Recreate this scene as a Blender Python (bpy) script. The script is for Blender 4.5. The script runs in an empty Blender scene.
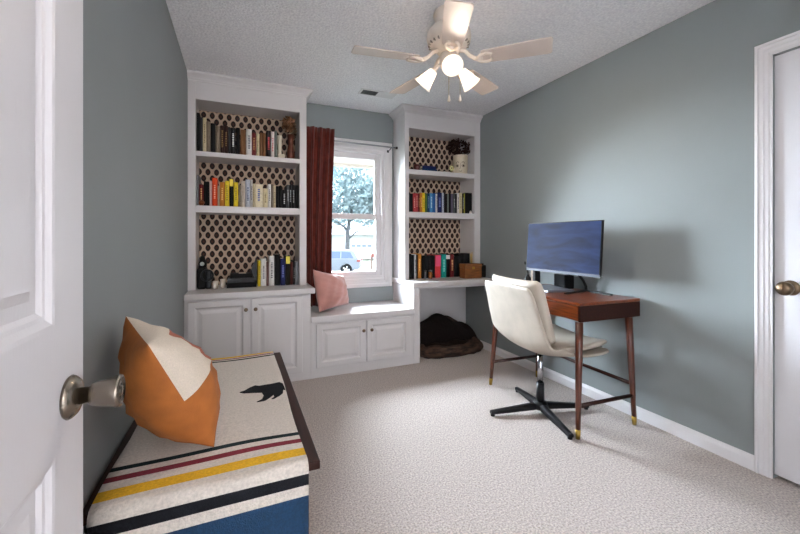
import bpy, bmesh, math, random
from mathutils import Vector, Matrix
R = math.radians
random.seed(7)
S = bpy.context.scene
COL = S.collection

# ------------------------------------------------------------------ camera, sky, sun, exposure
W, YB = 2.7205, 3.612            # room width, y of the window wall
H = 2.44
cam = bpy.data.cameras.new('camera')
camo = bpy.data.objects.new('camera', cam); COL.objects.link(camo)
cam.sensor_width = 36; cam.lens = 375.05 * 36 / 800
cam.shift_y = -(267 - 237.73) / 800
cam.clip_start = 0.02; cam.clip_end = 500
camo.location = (0.358, 0, 1.1588)
camo.rotation_euler = (R(90), 0, -0.408)
S.camera = camo

wd = bpy.data.worlds.new('world'); S.world = wd; wd.use_nodes = True
bg = wd.node_tree.nodes['Background']
bg.inputs[0].default_value = (0.84, 0.93, 1.0, 1); bg.inputs[1].default_value = 4.2

def light(name, kind, loc, energy, color=(1, 1, 1), **kw):
    l = bpy.data.lights.new(name, kind); l.energy = energy; l.color = color
    for k, v in kw.items(): setattr(l, k, v)
    o = bpy.data.objects.new(name, l); COL.objects.link(o); o.location = loc
    return o
sun = light('sun', 'SUN', (0, -10, 20), .7, (1, .95, .88), angle=R(1))
sun.rotation_euler = Vector((.35, .8, -.85)).to_track_quat('-Z', 'Y').to_euler()
sky = light('sky_brightness', 'SUN', (4, 20, 15), 125.0, (.78, .89, 1), angle=R(62))
sky.rotation_euler = Vector((.36, -1, -.52)).to_track_quat('-Z', 'Y').to_euler()
# portal in the window opening (only guides the sampling of the sky)
po = light('window_portal', 'AREA', (1.374, 3.80, 1.38), 1, shape='RECTANGLE', size=.66, size_y=1.24)
po.data.cycles.is_portal = True
po.rotation_euler = (R(-90), 0, 0)
# added fill light behind the camera, no known fixture there
hl = light('front_fill', 'POINT', (0.42, -1.05, 1.5), 42, (1, .92, .86), shadow_soft_size=.12)
vs = S.view_settings
vs.view_transform = 'Standard'; vs.look = 'None'; vs.gamma = 1; vs.use_curve_mapping = False
vs.exposure = 0.16
FAN_W = 22

# ------------------------------------------------------------------ materials
def lin(h):
    if isinstance(h, str):
        h = h.lstrip('#'); c = [int(h[i:i + 2], 16) / 255 for i in (0, 2, 4)]
    else: c = [x / 255 for x in h]
    return tuple((x / 12.92 if x <= .04045 else ((x + .055) / 1.055) ** 2.4) for x in c) + (1,)
MATS = {}
def mat(name, col, rough=.5, metal=0, var=.0, scale=30, bump=0, bscale=None, stretch=(1, 1, 1), sheen=0, coat=0, spec=.5, detail=3):
    if name in MATS: return MATS[name]
    m = bpy.data.materials.new(name); m.use_nodes = True; MATS[name] = m
    nt = m.node_tree; b = nt.nodes['Principled BSDF']
    c = lin(col)
    if max(c[:3]) < .03 and spec == .5 and not coat: spec = .2
    b.inputs['Base Color'].default_value = c
    b.inputs['Roughness'].default_value = rough; b.inputs['Metallic'].default_value = metal
    b.inputs['Specular IOR Level'].default_value = spec
    if sheen: b.inputs['Sheen Weight'].default_value = sheen
    if coat: b.inputs['Coat Weight'].default_value = coat; b.inputs['Coat Roughness'].default_value = .15
    tc = nt.nodes.new('ShaderNodeTexCoord'); mp = nt.nodes.new('ShaderNodeMapping')
    mp.inputs['Scale'].default_value = stretch
    nt.links.new(tc.outputs['Object'], mp.inputs[0])
    if var:
        n = nt.nodes.new('ShaderNodeTexNoise'); n.inputs['Scale'].default_value = scale; n.inputs['Detail'].default_value = detail
        nt.links.new(mp.outputs[0], n.inputs['Vector'])
        r = nt.nodes.new('ShaderNodeValToRGB')
        r.color_ramp.elements[0].position = .3; r.color_ramp.elements[1].position = .7
        r.color_ramp.elements[0].color = tuple(x * (1 - var) for x in c[:3]) + (1,)
        r.color_ramp.elements[1].color = tuple(min(1, x * (1 + var)) for x in c[:3]) + (1,)
        nt.links.new(n.outputs['Fac'], r.inputs[0]); nt.links.new(r.outputs[0], b.inputs['Base Color'])
    if bump:
        n2 = nt.nodes.new('ShaderNodeTexNoise'); n2.inputs['Scale'].default_value = bscale or scale; n2.inputs['Detail'].default_value = 4
        nt.links.new(mp.outputs[0], n2.inputs['Vector'])
        bp = nt.nodes.new('ShaderNodeBump'); bp.inputs['Strength'].default_value = bump; bp.inputs['Distance'].default_value = .01
        nt.links.new(n2.outputs['Fac'], bp.inputs['Height']); nt.links.new(bp.outputs[0], b.inputs['Normal'])
    return m

M_wall = mat('wall_paint', '#7F8586', .55, var=.02, scale=3, bump=.04, bscale=180)
M_ceil = mat('ceiling_texture', '#F2F2F8', .9, var=.1, scale=70, bump=1, bscale=75)
M_carpet = mat('carpet_pile', '#BAAEA7', .95, var=.42, scale=120, bump=1, bscale=160, sheen=.3, spec=.1)
M_white = mat('white_cabinet_paint', '#D2CFD0', .35, var=.015, scale=6)
M_trim = mat('white_trim_paint', '#DEDCDE', .35)
M_door = mat('white_door_paint', '#DCDBDF', .38, bump=.08, bscale=60, stretch=(1, 4, .3))
M_knob = mat('antique_brass', '#6B5B4A', .3, 1)
M_nickel = mat('brushed_nickel', '#7E756A', .26, 1, bump=.05, bscale=200, stretch=(1, 1, .1))
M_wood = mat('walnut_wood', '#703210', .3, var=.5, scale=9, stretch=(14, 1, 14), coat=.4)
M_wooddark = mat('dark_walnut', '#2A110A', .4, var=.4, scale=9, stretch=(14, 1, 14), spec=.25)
M_leg = mat('leg_walnut', '#4C2110', .3, var=.4, scale=9, stretch=(14, 14, 1), coat=.3)
M_brass = mat('brass', '#A88B45', .3, 1)
M_black = mat('black_plastic', '#08080A', .45, spec=.25)
M_blackm = mat('black_metal', '#07080D', .4, .0, spec=.35)
M_chrome = mat('chrome', '#D0D2D8', .12, 1)
M_leather = mat('cream_leather', '#B3A89A', .5, var=.08, scale=9, bump=.12, bscale=14)
M_fan = mat('white_fan', '#E4D8CC', .4)
M_blade = mat('fan_blade', '#CDBEB4', .5, var=.05, scale=8)
M_page = mat('book_pages', '#D8CDB4', .9)

def node_mat(name):
    m = bpy.data.materials.new(name); m.use_nodes = True
    return m, m.node_tree, m.node_tree.nodes['Principled BSDF']
def wallpaper():
    m, nt, b = node_mat('ogee_wallpaper')
    N = nt.nodes.new; L = nt.links.new
    tc = N('ShaderNodeTexCoord'); sp = N('ShaderNodeSeparateXYZ'); L(tc.outputs['Object'], sp.inputs[0])
    def mth(op, a, bv=None):
        n = N('ShaderNodeMath'); n.operation = op
        for i, v in enumerate((a, bv)):
            if v is None: continue
            if isinstance(v, (int, float)): n.inputs[i].default_value = v
            else: L(v, n.inputs[i])
        return n.outputs[0]
    u = mth('DIVIDE', sp.outputs['X'], .066); v = mth('DIVIDE', sp.outputs['Z'], .108)
    def ell(off, ru, rv):
        fu = mth('SUBTRACT', mth('FRACT', mth('ADD', u, off)), .5); fv = mth('SUBTRACT', mth('FRACT', mth('ADD', v, off)), .5)
        a = mth('POWER', mth('ABSOLUTE', mth('DIVIDE', fu, ru)), 1.7); c = mth('POWER', mth('ABSOLUTE', mth('DIVIDE', fv, rv)), 1.7)
        return mth('ADD', a, c)
    d = mth('MINIMUM', ell(0.0, .31, .27), ell(.5, .31, .27))
    rp = N('ShaderNodeValToRGB'); cr = rp.color_ramp; cr.interpolation = 'LINEAR'
    cr.elements[0].position = 0; cr.elements[0].color = lin('#4A2419')
    e = cr.elements.new(.18); e.color = lin('#3A1810')
    e = cr.elements.new(.3); e.color = lin('#1A0B09')
    e = cr.elements.new(.92); e.color = lin('#1F0F0B')
    cr.elements[-1].position = 1.0; cr.elements[-1].color = lin('#C9B09A')
    L(d, rp.inputs[0])
    # fine dots on the ground
    n = N('ShaderNodeTexNoise'); n.inputs['Scale'].default_value = 90; L(tc.outputs['Object'], n.inputs[0])
    mx = N('ShaderNodeMix'); mx.data_type = 'RGBA'; mx.blend_type = 'MULTIPLY'; mx.inputs[0].default_value = .35
    L(rp.outputs[0], mx.inputs[6]); L(n.outputs['Fac'], mx.inputs[7]); L(mx.outputs[2], b.inputs['Base Color'])
    b.inputs['Roughness'].default_value = .8
    return m
M_paper = wallpaper()
def glass(name, tint=(1, 1, 1, 1), refl=.08):
    m = bpy.data.materials.new(name); m.use_nodes = True; nt = m.node_tree; nt.nodes.clear()
    o = nt.nodes.new('ShaderNodeOutputMaterial'); t = nt.nodes.new('ShaderNodeBsdfTransparent'); t.inputs[0].default_value = tint
    g = nt.nodes.new('ShaderNodeBsdfGlossy'); g.inputs['Roughness'].default_value = .02
    x = nt.nodes.new('ShaderNodeMixShader'); x.inputs[0].default_value = refl
    nt.links.new(t.outputs[0], x.inputs[1]); nt.links.new(g.outputs[0], x.inputs[2]); nt.links.new(x.outputs[0], o.inputs[0])
    return m
M_glass = glass('window_glass', (1, 1, 1, 1), .04)
def shade_mat():
    m = bpy.data.materials.new('frosted_glass_shade'); m.use_nodes = True; nt = m.node_tree; nt.nodes.clear()
    o = nt.nodes.new('ShaderNodeOutputMaterial'); t = nt.nodes.new('ShaderNodeBsdfTranslucent'); t.inputs[0].default_value = (.95, .88, .8, 1)
    d = nt.nodes.new('ShaderNodeBsdfDiffuse'); d.inputs[0].default_value = (.9, .85, .8, 1)
    x = nt.nodes.new('ShaderNodeMixShader'); x.inputs[0].default_value = .35
    e = nt.nodes.new('ShaderNodeEmission'); e.inputs[0].default_value = (1, .9, .8, 1); e.inputs[1].default_value = .45
    a = nt.nodes.new('ShaderNodeAddShader')
    nt.links.new(t.outputs[0], x.inputs[1]); nt.links.new(d.outputs[0], x.inputs[2])
    nt.links.new(x.outputs[0], a.inputs[0]); nt.links.new(e.outputs[0], a.inputs[1]); nt.links.new(a.outputs[0], o.inputs[0])
    return m
M_shade = shade_mat()
def emis(name, col, s):
    m, nt, b = node_mat(name); b.inputs['Emission Color'].default_value = lin(col); b.inputs['Emission Strength'].default_value = s
    b.inputs['Base Color'].default_value = lin(col)
    return m
M_bulb = emis('lit_bulb', '#FFF4E4', 9)
def screen_mat():
    m, nt, b = node_mat('lit_screen')
    N = nt.nodes.new; L = nt.links.new
    tc = N('ShaderNodeTexCoord'); w = N('ShaderNodeTexNoise'); w.inputs['Scale'].default_value = 5; w.inputs['Detail'].default_value = 8; w.inputs['Distortion'].default_value = 1.2
    mp = N('ShaderNodeMapping'); mp.inputs['Scale'].default_value = (1, .6, 2.2); L(tc.outputs['Object'], mp.inputs[0]); L(mp.outputs[0], w.inputs[0])
    r = N('ShaderNodeValToRGB'); r.color_ramp.elements[0].position = .3; r.color_ramp.elements[0].color = lin('#0F1C48')
    r.color_ramp.elements[1].position = .8; r.color_ramp.elements[1].color = lin('#2C4A8C')
    L(w.outputs['Fac'], r.inputs[0]); L(r.outputs[0], b.inputs['Emission Color']); b.inputs['Emission Strength'].default_value = .6
    b.inputs['Base Color'].default_value = (.01, .012, .02, 1); b.inputs['Roughness'].default_value = .45; b.inputs['Specular IOR Level'].default_value = .04
    return m
M_screen = screen_mat()

# ------------------------------------------------------------------ mesh helpers
class MB:
    def __init__(s): s.b = bmesh.new()
    def box(s, lo, hi, bev=0, mi=0, M=None, seg=2):
        c = [(lo[i] + hi[i]) / 2 for i in range(3)]; d = [abs(hi[i] - lo[i]) for i in range(3)]
        r = bmesh.ops.create_cube(s.b, size=1, matrix=Matrix.Translation(c) @ Matrix.Diagonal(d + [1]))
        vs_ = r['verts']; fs = list({f for v in vs_ for f in v.link_faces})
        if bev:
            es = list({e for v in vs_ for e in v.link_edges})
            q = bmesh.ops.bevel(s.b, geom=es, offset=min(bev, min(d) * .49), segments=seg, affect='EDGES', profile=.6)
            vs_ = list({v for v in q['verts']}); fs = list({f for v in vs_ for f in v.link_faces})
        for f in fs: f.material_index = mi
        if M is not None: bmesh.ops.transform(s.b, matrix=M, verts=vs_)
        return s
    def grid(s, rows, mi=0, cu=False, cv=False, smooth=True, caps=False):
        g = [[s.b.verts.new(p) for p in r] for r in rows]
        nr, nc = len(g), len(g[0])
        for i in range(nr if cu else nr - 1):
            for j in range(nc if cv else nc - 1):
                try:
                    f = s.b.faces.new((g[i][j], g[i][(j + 1) % nc], g[(i + 1) % nr][(j + 1) % nc], g[(i + 1) % nr][j]))
                    f.material_index = mi(i, j) if callable(mi) else mi; f.smooth = smooth
                except ValueError: pass
        if caps:
            for r in (g[0], g[-1]):
                try: f = s.b.faces.new(r); f.material_index = mi if not callable(mi) else 0
                except ValueError: pass
        return s
    def lathe(s, prof, n=24, M=None, mi=0, smooth=True, caps=True):
        M = M or Matrix()
        rows = [[M @ Vector((r * math.cos(2 * math.pi * k / n), r * math.sin(2 * math.pi * k / n), z)) for k in range(n)] for r, z in prof]
        return s.grid(rows, mi, cv=True, smooth=smooth, caps=caps)
    def tube(s, pts, rad, n=10, mi=0, smooth=True):
        pts = [Vector(p) for p in pts]; rows = []
        rad = rad if isinstance(rad, (list, tuple)) else [rad] * len(pts)
        up = None
        for i, p in enumerate(pts):
            t = (pts[min(i + 1, len(pts) - 1)] - pts[max(i - 1, 0)]).normalized()
            if up is None: up = Vector((0, 0, 1)) if abs(t.z) < .9 else Vector((1, 0, 0))
            x = t.cross(up).normalized(); up = x.cross(t).normalized()
            rows.append([p + (x * math.cos(2 * math.pi * k / n) + up * math.sin(2 * math.pi * k / n)) * rad[i] for k in range(n)])
        return s.grid(rows, mi, cv=True, smooth=smooth, caps=True)
    def prism(s, poly, h0, h1, M=None, mi=0):
        M = M or Matrix()
        a = [s.b.verts.new(M @ Vector((x, y, h0))) for x, y in poly]; b = [s.b.verts.new(M @ Vector((x, y, h1))) for x, y in poly]
        fs = [s.b.faces.new(list(reversed(a))), s.b.faces.new(b)]
        for i in range(len(poly)):
            j = (i + 1) % len(poly); fs.append(s.b.faces.new((a[i], a[j], b[j], b[i])))
        for f in fs: f.material_index = mi
        return s
    def sphere(s, c, r, n=16, mi=0, sc=(1, 1, 1)):
        q = bmesh.ops.create_uvsphere(s.b, u_segments=n, v_segments=max(6, n // 2), radius=r, matrix=Matrix.Translation(c) @ Matrix.Diagonal(list(sc) + [1]))
        for v in q['verts']:
            for f in v.link_faces: f.material_index = mi; f.smooth = True
        return s
def obj(name, mb, mats, parent=None, local=False, mods=()):
    me = bpy.data.meshes.new(name)
    bmesh.ops.recalc_face_normals(mb.b, faces=mb.b.faces)
    if parent is not None and not local:
        off = Vector((0, 0, 0)); p = parent
        while p: off += p.location; p = p.parent
        bmesh.ops.translate(mb.b, verts=mb.b.verts, vec=-off)
    elif parent is None and not local:
        pass
    mb.b.to_mesh(me); mb.b.free()
    for m in (mats if isinstance(mats, (list, tuple)) else [mats]): me.materials.append(m)
    o = bpy.data.objects.new(name, me); COL.objects.link(o)
    if parent is not None: o.parent = parent
    for kind, kw in mods:
        md = o.modifiers.new(kind.lower(), kind)
        for k, v in kw.items(): setattr(md, k, v)
    return o
def tag(o, label, cat, group=None, kind=None):
    if kind: o['kind'] = kind
    o['label'] = label; o['category'] = cat
    if group: o['group'] = group
    return o
def thing(name, label, cat, loc=(0, 0, 0), rz=0, group=None):
    o = bpy.data.objects.new(name, None); COL.objects.link(o); o.location = loc; o.rotation_euler = (0, 0, rz)
    o.empty_display_size = .1
    return tag(o, label, cat, group)
def struct(name, mb, m, parent=None, label=None):
    o = obj(name, mb, m, parent)
    if parent is None: o['kind'] = 'structure'
    if label: o['label'] = label
    return o
def axis_matrix(loc, d):
    return Matrix.Translation(loc) @ Vector(d).normalized().to_track_quat('Z', 'Y').to_matrix().to_4x4()

# ------------------------------------------------------------------ room shell
T = .14
struct('floor', MB().box((-T, -.12, -.1), (W + T, YB + T, 0)), M_carpet)
struct('floor_hall', MB().box((-.6, -1.6, -.1), (1.9, -.12, 0)), M_carpet)
struct('ceiling', MB().box((-T, -.12, H), (W + T, YB + T, H + .12)), M_ceil)
struct('ceiling_hall', MB().box((-.6, -1.6, H), (1.9, -.12, H + .12)), M_ceil)
struct('wall_left', MB().box((-T, -.12, 0), (0, YB + T, H)), M_wall)
wr = MB(); DY0, DY1, DZ = .19, .945, 2.035
wr.box((W, -.12, 0), (W + T, DY0, H)).box((W, DY1, 0), (W + T, YB + T, H)).box((W, DY0, DZ), (W + T, DY1, H))
wr.box((W + .1, DY0, 0), (W + T, DY1, DZ))
struct('wall_right', wr, M_wall)
OX0, OX1, OZ0, OZ1 = 1.005, 1.743, .745, 2.05          # window opening
wb = MB()
wb.box((0, YB, 0), (OX0, YB + T, H)).box((OX1, YB, 0), (W, YB + T, H)).box((OX0, YB, 0), (OX1, YB + T, OZ0)).box((OX0, YB, OZ1), (OX1, YB + T, H))
struct('wall_back', wb, M_wall)
wf = MB(); wf.box((0, -.12, 0), (.08, 0, H)).box((1.75, -.12, 0), (W, 0, H)).box((.08, -.12, 2.2), (1.75, 0, H))  # unseen opening, widened so the added fill light reaches the room
struct('wall_front', wf, M_wall)
struct('wall_hall', MB().box((-.7, -1.6, 0), (-.6, -.12, H)).box((1.9, -1.6, 0), (2.0, -.12, H)).box((-.7, -1.7, 0), (2.0, -1.6, H)), M_trim)
def base_profile(mb, p0, p1, nrm, h=.074, t=.014):
    p0, p1, n = Vector(p0 + (0,)), Vector(p1 + (0,)), Vector(nrm + (0,))
    prof = [(0, 0), (t, 0), (t, h * .7), (t * .75, h * .82), (t * .4, h * .92), (t * .35, h), (0, h)]
    mb.grid([[p + n * a + Vector((0, 0, z)) for a, z in prof] for p in (p0, p1)], cv=True, smooth=False, caps=True)
bb = MB(); base_profile(bb, (W, 1.01), (W, 3.6), (-1, 0)); struct('baseboard_right', bb, M_trim)
bb = MB(); base_profile(bb, (0, .9), (0, 3.1), (1, 0)); struct('baseboard_left', bb, M_trim)

# window
win = bpy.data.objects.new('window_1', None); COL.objects.link(win); win.location = (1.374, YB, .66); win['kind'] = 'structure'
def ring(mb, x0, x1, z0, z1, wl, y0, y1, bev=.003, wb_=None):
    b_ = wb_ or wl
    mb.box((x0, y0, z0), (x0 + wl, y1, z1), bev).box((x1 - wl, y0, z0), (x1, y1, z1), bev)
    mb.box((x0 + wl, y0, z1 - wl), (x1 - wl, y1, z1), bev).box((x0 + wl, y0, z0), (x1 - wl, y1, z0 + b_), bev)
c = MB()
ring(c, .928, 1.822, .66, 2.132, .036, YB - .024, YB - .001, .006)
ring(c, .962, 1.788, .694, 2.098, .03, YB - .017, YB - .001, .004)
ring(c, .988, 1.762, .722, 2.072, .026, YB - .02, YB - .001, .005)
obj('window_casing', c, M_trim, win)
f = MB(); ring(f, OX0 + .001, OX1 - .001, OZ0 + .001, OZ1 - .001, .03, YB + .001, YB + .12, .002)
obj('window_frame', f, M_trim, win)
up = MB(); ring(up, 1.034, 1.713, 1.357, 2.02, .055, YB + .062, YB + .092, .004, .042)
u_ = obj('upper_sash', up, M_trim, win)
lo_ = MB(); ring(lo_, 1.034, 1.713, .776, 1.402, .058, YB + .02, YB + .058, .004, .045)
lo_.box((1.35, YB + .006, 1.385), (1.40, YB + .022, 1.402), .003)
l_ = obj('lower_sash', lo_, M_trim, win)
obj('glass_pane', MB().box((1.085, YB + .075, 1.39), (1.665, YB + .079, 1.97)), M_glass, u_)
obj('glass_pane', MB().box((1.088, YB + .037, .815), (1.66, YB + .041, 1.365)), M_glass, l_)

# right-hand closet door, casing and knob
d2 = bpy.data.objects.new('door_2', None); COL.objects.link(d2); d2.location = (W, .57, 0); d2['kind'] = 'structure'
obj('door_leaf', MB().box((W + .012, DY0 + .004, .02), (W + .047, DY1 - .0012, DZ - .002), .002), M_door, d2)
k = MB(); A = axis_matrix((W + .012, .885, .924), (-1, 0, 0))
k.lathe([(.0, 0), (.035, 0), (.036, .004), (.03, .01), (.014, .013), (.013, .032), (.02, .038), (.03, .048), (.033, .06), (.029, .072), (.014, .08), (0, .081)], 24, A)
obj('door_knob', k, M_knob, d2)
obj('strike_plate', MB().box((W + .003, .946, .895), (W + .03, .9485, .955), .001), M_blackm, d2)
def casing(mb, y0, y1, z1, x, w=.064, side=-1):
    prof = [(0, .0), (0, .016), (.012, .018), (.016, .013), (.032, .013), (.036, .009), (.05, .009), (.054, .006), (w, .006), (w, 0)]
    # mitred three-sided casing; outer offset 0 -> inner offset w
    rows = []
    for (py, pz, dy, dz) in ((y1, 0, -1, 0), (y1, z1, -1, -1), (y0, z1, 1, -1), (y0, 0, 1, 0)):
        rows.append([(x + side * t, py + dy * o, pz + dz * o) for o, t in prof])
    mb.grid(rows, cv=True, smooth=False, caps=True)
c = MB(); casing(c, .128, 1.008, 2.103, W); struct('trim_1', c, M_trim)
jm = MB(); jm.box((W + .001, DY1 + .0005, 0), (W + .098, DY1 + .006, DZ)); struct('trim_2', jm, M_trim)

# open entry door at the left, seen at a grazing angle
d1 = bpy.data.objects.new('door_1', None); COL.objects.link(d1); d1.location = (.10, .03, 0); d1['kind'] = 'structure'
dm = MB(); X0, X1 = .085, .12; YA, YZ = .03, .787
# stiles, rails and recessed panels with sloped moulding (six-panel door)
stile = .105; mull = .09
cols = [(YA + stile, (YA + YZ) / 2 - mull / 2), ((YA + YZ) / 2 + mull / 2, YZ - stile)]
rws = [(.20, .846), (1.031, 1.60), (1.70, 1.92)]
ys = [YA] + [y for cc in cols for y in cc] + [YZ]; zs = [.012] + [z for rr in rws for z in rr] + [2.03]
dm.box((X0, YA, .012), (X1 - .012, YZ, 2.03))
for a, b_ in ((YA, cols[0][0]), (cols[0][1], cols[1][0]), (cols[1][1], YZ)): dm.box((X1 - .0125, a, .012), (X1, b_, 2.03))
for y0, y1 in cols:
    for a, b_ in ((.012, rws[0][0]), (rws[0][1], rws[1][0]), (rws[1][1], rws[2][0]), (rws[2][1], 2.03)): dm.box((X1 - .0125, y0, a), (X1, y1, b_))
    for z0, z1 in rws:
        pr = [(0, X1), (.006, X1 - .001), (.014, X1 - .006), (.02, X1 - .007), (.026, X1 - .0115), (.045, X1 - .0105), (.06, X1 - .004)]
        rows = [[(x, y0 + o, z0 + o), (x, y1 - o, z0 + o), (x, y1 - o, z1 - o), (x, y0 + o, z1 - o)] for o, x in pr]
        dm.grid(rows, cv=True, smooth=False); o, x = pr[-1]
        dm.box((x - .01, y0 + o, z0 + o), (x, y1 - o, z1 - o))
obj('door_leaf', dm, M_door, d1)
k = MB(); A = axis_matrix((.12, .727, .915), (1, 0, 0))
k.lathe([(0, 0), (.031, 0), (.033, .003), (.031, .007), (.026, .012), (.016, .016)], 32, A)
dk = obj('knob_rosette', k, M_nickel, d1)
k = MB()
k.lathe([(.0, .012), (.0125, .012), (.0125, .027), (.015, .028), (.0175, .03), (.0205, .045), (.024, .06), (.0248, .064), (.024, .067), (.021, .068), (.018, .0655), (.008, .0655), (.0075, .068), (0, .068)], 32, A)
obj('door_knob', k, M_nickel, d1)

# ------------------------------------------------------------------ built-in cabinets
YC, YF = 3.1117, 3.3163
HC, HS = .748, .51
def raised_door(name, x0, x1, z0, z1, y, parent, kx, kz, stile=.056):
    mb = MB(); t = .02
    pr = [(0, 0, 0), (0, 0, -t + .003), (.003, 0, -t), (stile - .012, 0, -t), (stile - .004, 0, -t + .006), (stile, 0, -t + .011), (stile + .012, 0, -t + .011), (stile + .034, 0, -t + .003), (stile + .036, 0, -t + .002)]
    rows = [[(x0 + o, y + dy, z0 + o), (x1 - o, y + dy, z0 + o), (x1 - o, y + dy, z1 - o), (x0 + o, y + dy, z1 - o)] for o, _, dy in pr]
    mb.grid(rows, cv=True, smooth=False, caps=True)
    d = obj(name, mb, M_white, parent)
    k = MB(); k.lathe([(0, 0), (.007, 0), (.005, .004), (.005, .010), (.011, .014), (.0145, .02), (.014, .025), (.008, .028), (0, .0285)], 16, axis_matrix((kx, y - t, kz), (0, -1, 0)))
    obj('knob', k, M_knob, d)
    return d
def carcass(mb, x0, x1, z1, y0=YC, y1=YB - .003): mb.box((x0, y0, 0.001), (x1, y1, z1), .002)
# left base cabinet
bc = thing('base_cabinet', 'white two door base cabinet with raised panels under the left bookcase', 'cabinet', (.45, 3.35, 0))
m_ = MB(); carcass(m_, .001, .9055, HC - .045); obj('body', m_, M_white, bc)
raised_door('door', .025, .44, .072, .69, YC, bc, .415, .612)
raised_door('door', .455, .838, .072, .69, YC, bc, .483, .612)
ct = MB(); ct.box((.001, YC - .03, HC - .0445), (.9375, YB - .003, HC), .008, seg=3)
tag(obj('countertop', ct, M_white), 'white countertop on the left base cabinet, under the wide bookcase', 'countertop')
# window seat
ws = thing('window_seat', 'low white window seat with two cabinet doors below the window', 'bench', (1.374, 3.35, 0))
m_ = MB(); carcass(m_, .9065, 1.8395, HS - .05); obj('body', m_, M_white, ws)
m_ = MB(); m_.box((.9065, YC - .022, HS - .0495), (1.8395, YB - .003, HS), .008, seg=3); obj('seat_top', m_, M_white, ws)
raised_door('door', .949, 1.373, .086, .444, YC, ws, 1.349, .362)
raised_door('door', 1.385, 1.798, .086, .444, YC, ws, 1.422, .362)
# right counter over the kneehole
kc = thing('counter', 'white countertop with an open kneehole below the right bookcase', 'counter', (2.28, 3.35, 0))
m_ = MB(); m_.box((1.8405, YC, .001), (1.9045, YB - .003, HC - .045), .002); obj('side_panel', m_, M_white, kc)
m_ = MB(); m_.box((1.905, YB - .02, .001), (W - .001, YB - .003, HC - .045)); obj('back_panel', m_, M_white, kc)
m_ = MB(); m_.box((1.905, YC, HC - .07), (W - .001, YC + .02, HC - .045)); obj('apron', m_, M_white, kc)
m_ = MB(); m_.box((1.8205, YC - .03, HC - .0445), (W - .001, YB - .003, HC), .008, seg=3); obj('top', m_, M_white, kc)
# upper bookcases
def crown(mb, path, outs):
    prof = [(0, 2.376), (.006, 2.379), (.008, 2.388), (.015, 2.392), (.02, 2.402), (.031, 2.413), (.042, 2.419), (.046, 2.424), (.05, 2.426), (.05, 2.4395), (0, 2.4395)]
    mb.grid([[(p[0] + o[0] * a, p[1] + o[1] * a, z) for a, z in prof] for p, o in zip(path, outs)], cv=True, smooth=False, caps=True)
def bookcase(name, label, x0, x1, o0, o1, zt, shelves, path, outs, side_lo, side_hi):
    b = thing(name, label, 'bookcase', ((x0 + x1) / 2, 3.45, HC))
    yb = YB - .003; z0 = HC + .0005
    m = MB(); m.box((x0, YF, z0), (o0, yb, 2.4395), .002); obj('side_panel', m, M_white, b)
    m = MB(); m.box((o1, YF, z0), (x1, yb, 2.4395), .002); obj('side_panel', m, M_white, b)
    m = MB(); m.box((o0, YF, zt), (o1, yb - .012, 2.4395), .001); obj('header', m, M_white, b)
    m = MB(); m.box((o0, yb - .012, z0), (o1, yb, zt)); obj('back_panel', m, M_paper, b)['label'] = 'back panel papered in a dark brown and beige ogee pattern'
    for z, t in shelves:
        m = MB(); m.box((o0 + .0005, YF, z - t), (o1 - .0005, yb - .0125, z), .002); obj('shelf', m, M_white, b)
    m = MB(); crown(m, path, outs); obj('crown_moulding', m, M_white, b)
    return b
SL1, SL2 = 1.838, 1.412
bookcase('bookcase', 'wide white built-in bookcase in the left corner beside the red curtain', .001, .9055, .056, .848, 2.241, ((SL1, .038), (SL2, .055)),
         [(.001, YF), (.9055, YF), (.9055, YB - .003)], [(0, -1), (1, -1), (1, 0)], 0, 1)
bookcase('bookcase', 'narrower white built-in bookcase in the right corner above the kneehole', 1.842, W - .001, 1.887, 2.647, 2.228, ((1.828, .046), (1.412, .055)),
         [(1.842, YB - .003), (1.842, YF), (W - .001, YF)], [(-1, 0), (-1, -1), (0, -1)], 1, 0)

# ceiling register
vt = thing('ceiling_vent', 'rectangular white ceiling register with a dark grille near the window', 'vent', (1.5, 3.15, H))
m_ = MB(); m_.box((1.33, 3.07, H - .006), (1.66, 3.2, H - .0005), .002); obj('frame', m_, M_trim, vt)
m_ = MB()
for i in range(9): m_.box((1.355 + .014 * i, 3.092, H - .0085), (1.362 + .014 * i, 3.178, H - .0055))
m_.box((1.35, 3.09, H - .0065), (1.49, 3.18, H - .0058)); obj('grille', m_, mat('vent_dark', '#3A3B3E', .5), vt)

# curtain rod and curtain
rd = thing('curtain_rod', 'thin grey curtain rod across the top of the window', 'rod', (1.374, 3.5, 2.07))
m_ = MB(); m_.tube([(.9065, 3.5, 2.078), (1.8415, 3.5, 2.068)], .0075, 12); obj('rod', m_, mat('grey_metal', '#9A9DA0', .35, .8), rd)
m_ = MB(); m_.tube([(1.825, 3.5, 2.068), (1.8415, 3.5, 2.068)], .012, 12); m_.box((1.765, 3.592, 2.035), (1.80, YB - .0005, 2.06), .002); m_.tube([(1.782, 3.5, 2.069), (1.782, 3.6, 2.048)], .004, 8)
obj('bracket', m_, M_blackm, rd)
cu = MB(); rows = []
nx, nz = 110, 26
for j in range(nz + 1):
    t = j / nz; z = .535 + (2.172 - .535) * t
    x1 = 1.152 + .033 * t ** 2; row = []
    for i in range(nx + 1):
        s_ = i / nx
        a1 = 2 * math.pi * (4.3 * s_ + .22 * math.sin(2.2 * t + 3 * s_)) + .6
        amp = .021 + .004 * math.sin(5 * s_ + 1)
        f_ = math.sin(a1) + .28 * math.sin(2.3 * a1 + 1.1 + t)
        if t > .93: f_ = .75 * f_ + .35 * math.sin(2 * math.pi * 11 * s_)
        row.append((.9165 + (x1 - .9165) * s_ + .006 * math.cos(a1) * (0 < s_ < 1), 3.456 - amp * f_, z))
    rows.append(row)
cu.grid(rows)
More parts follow.
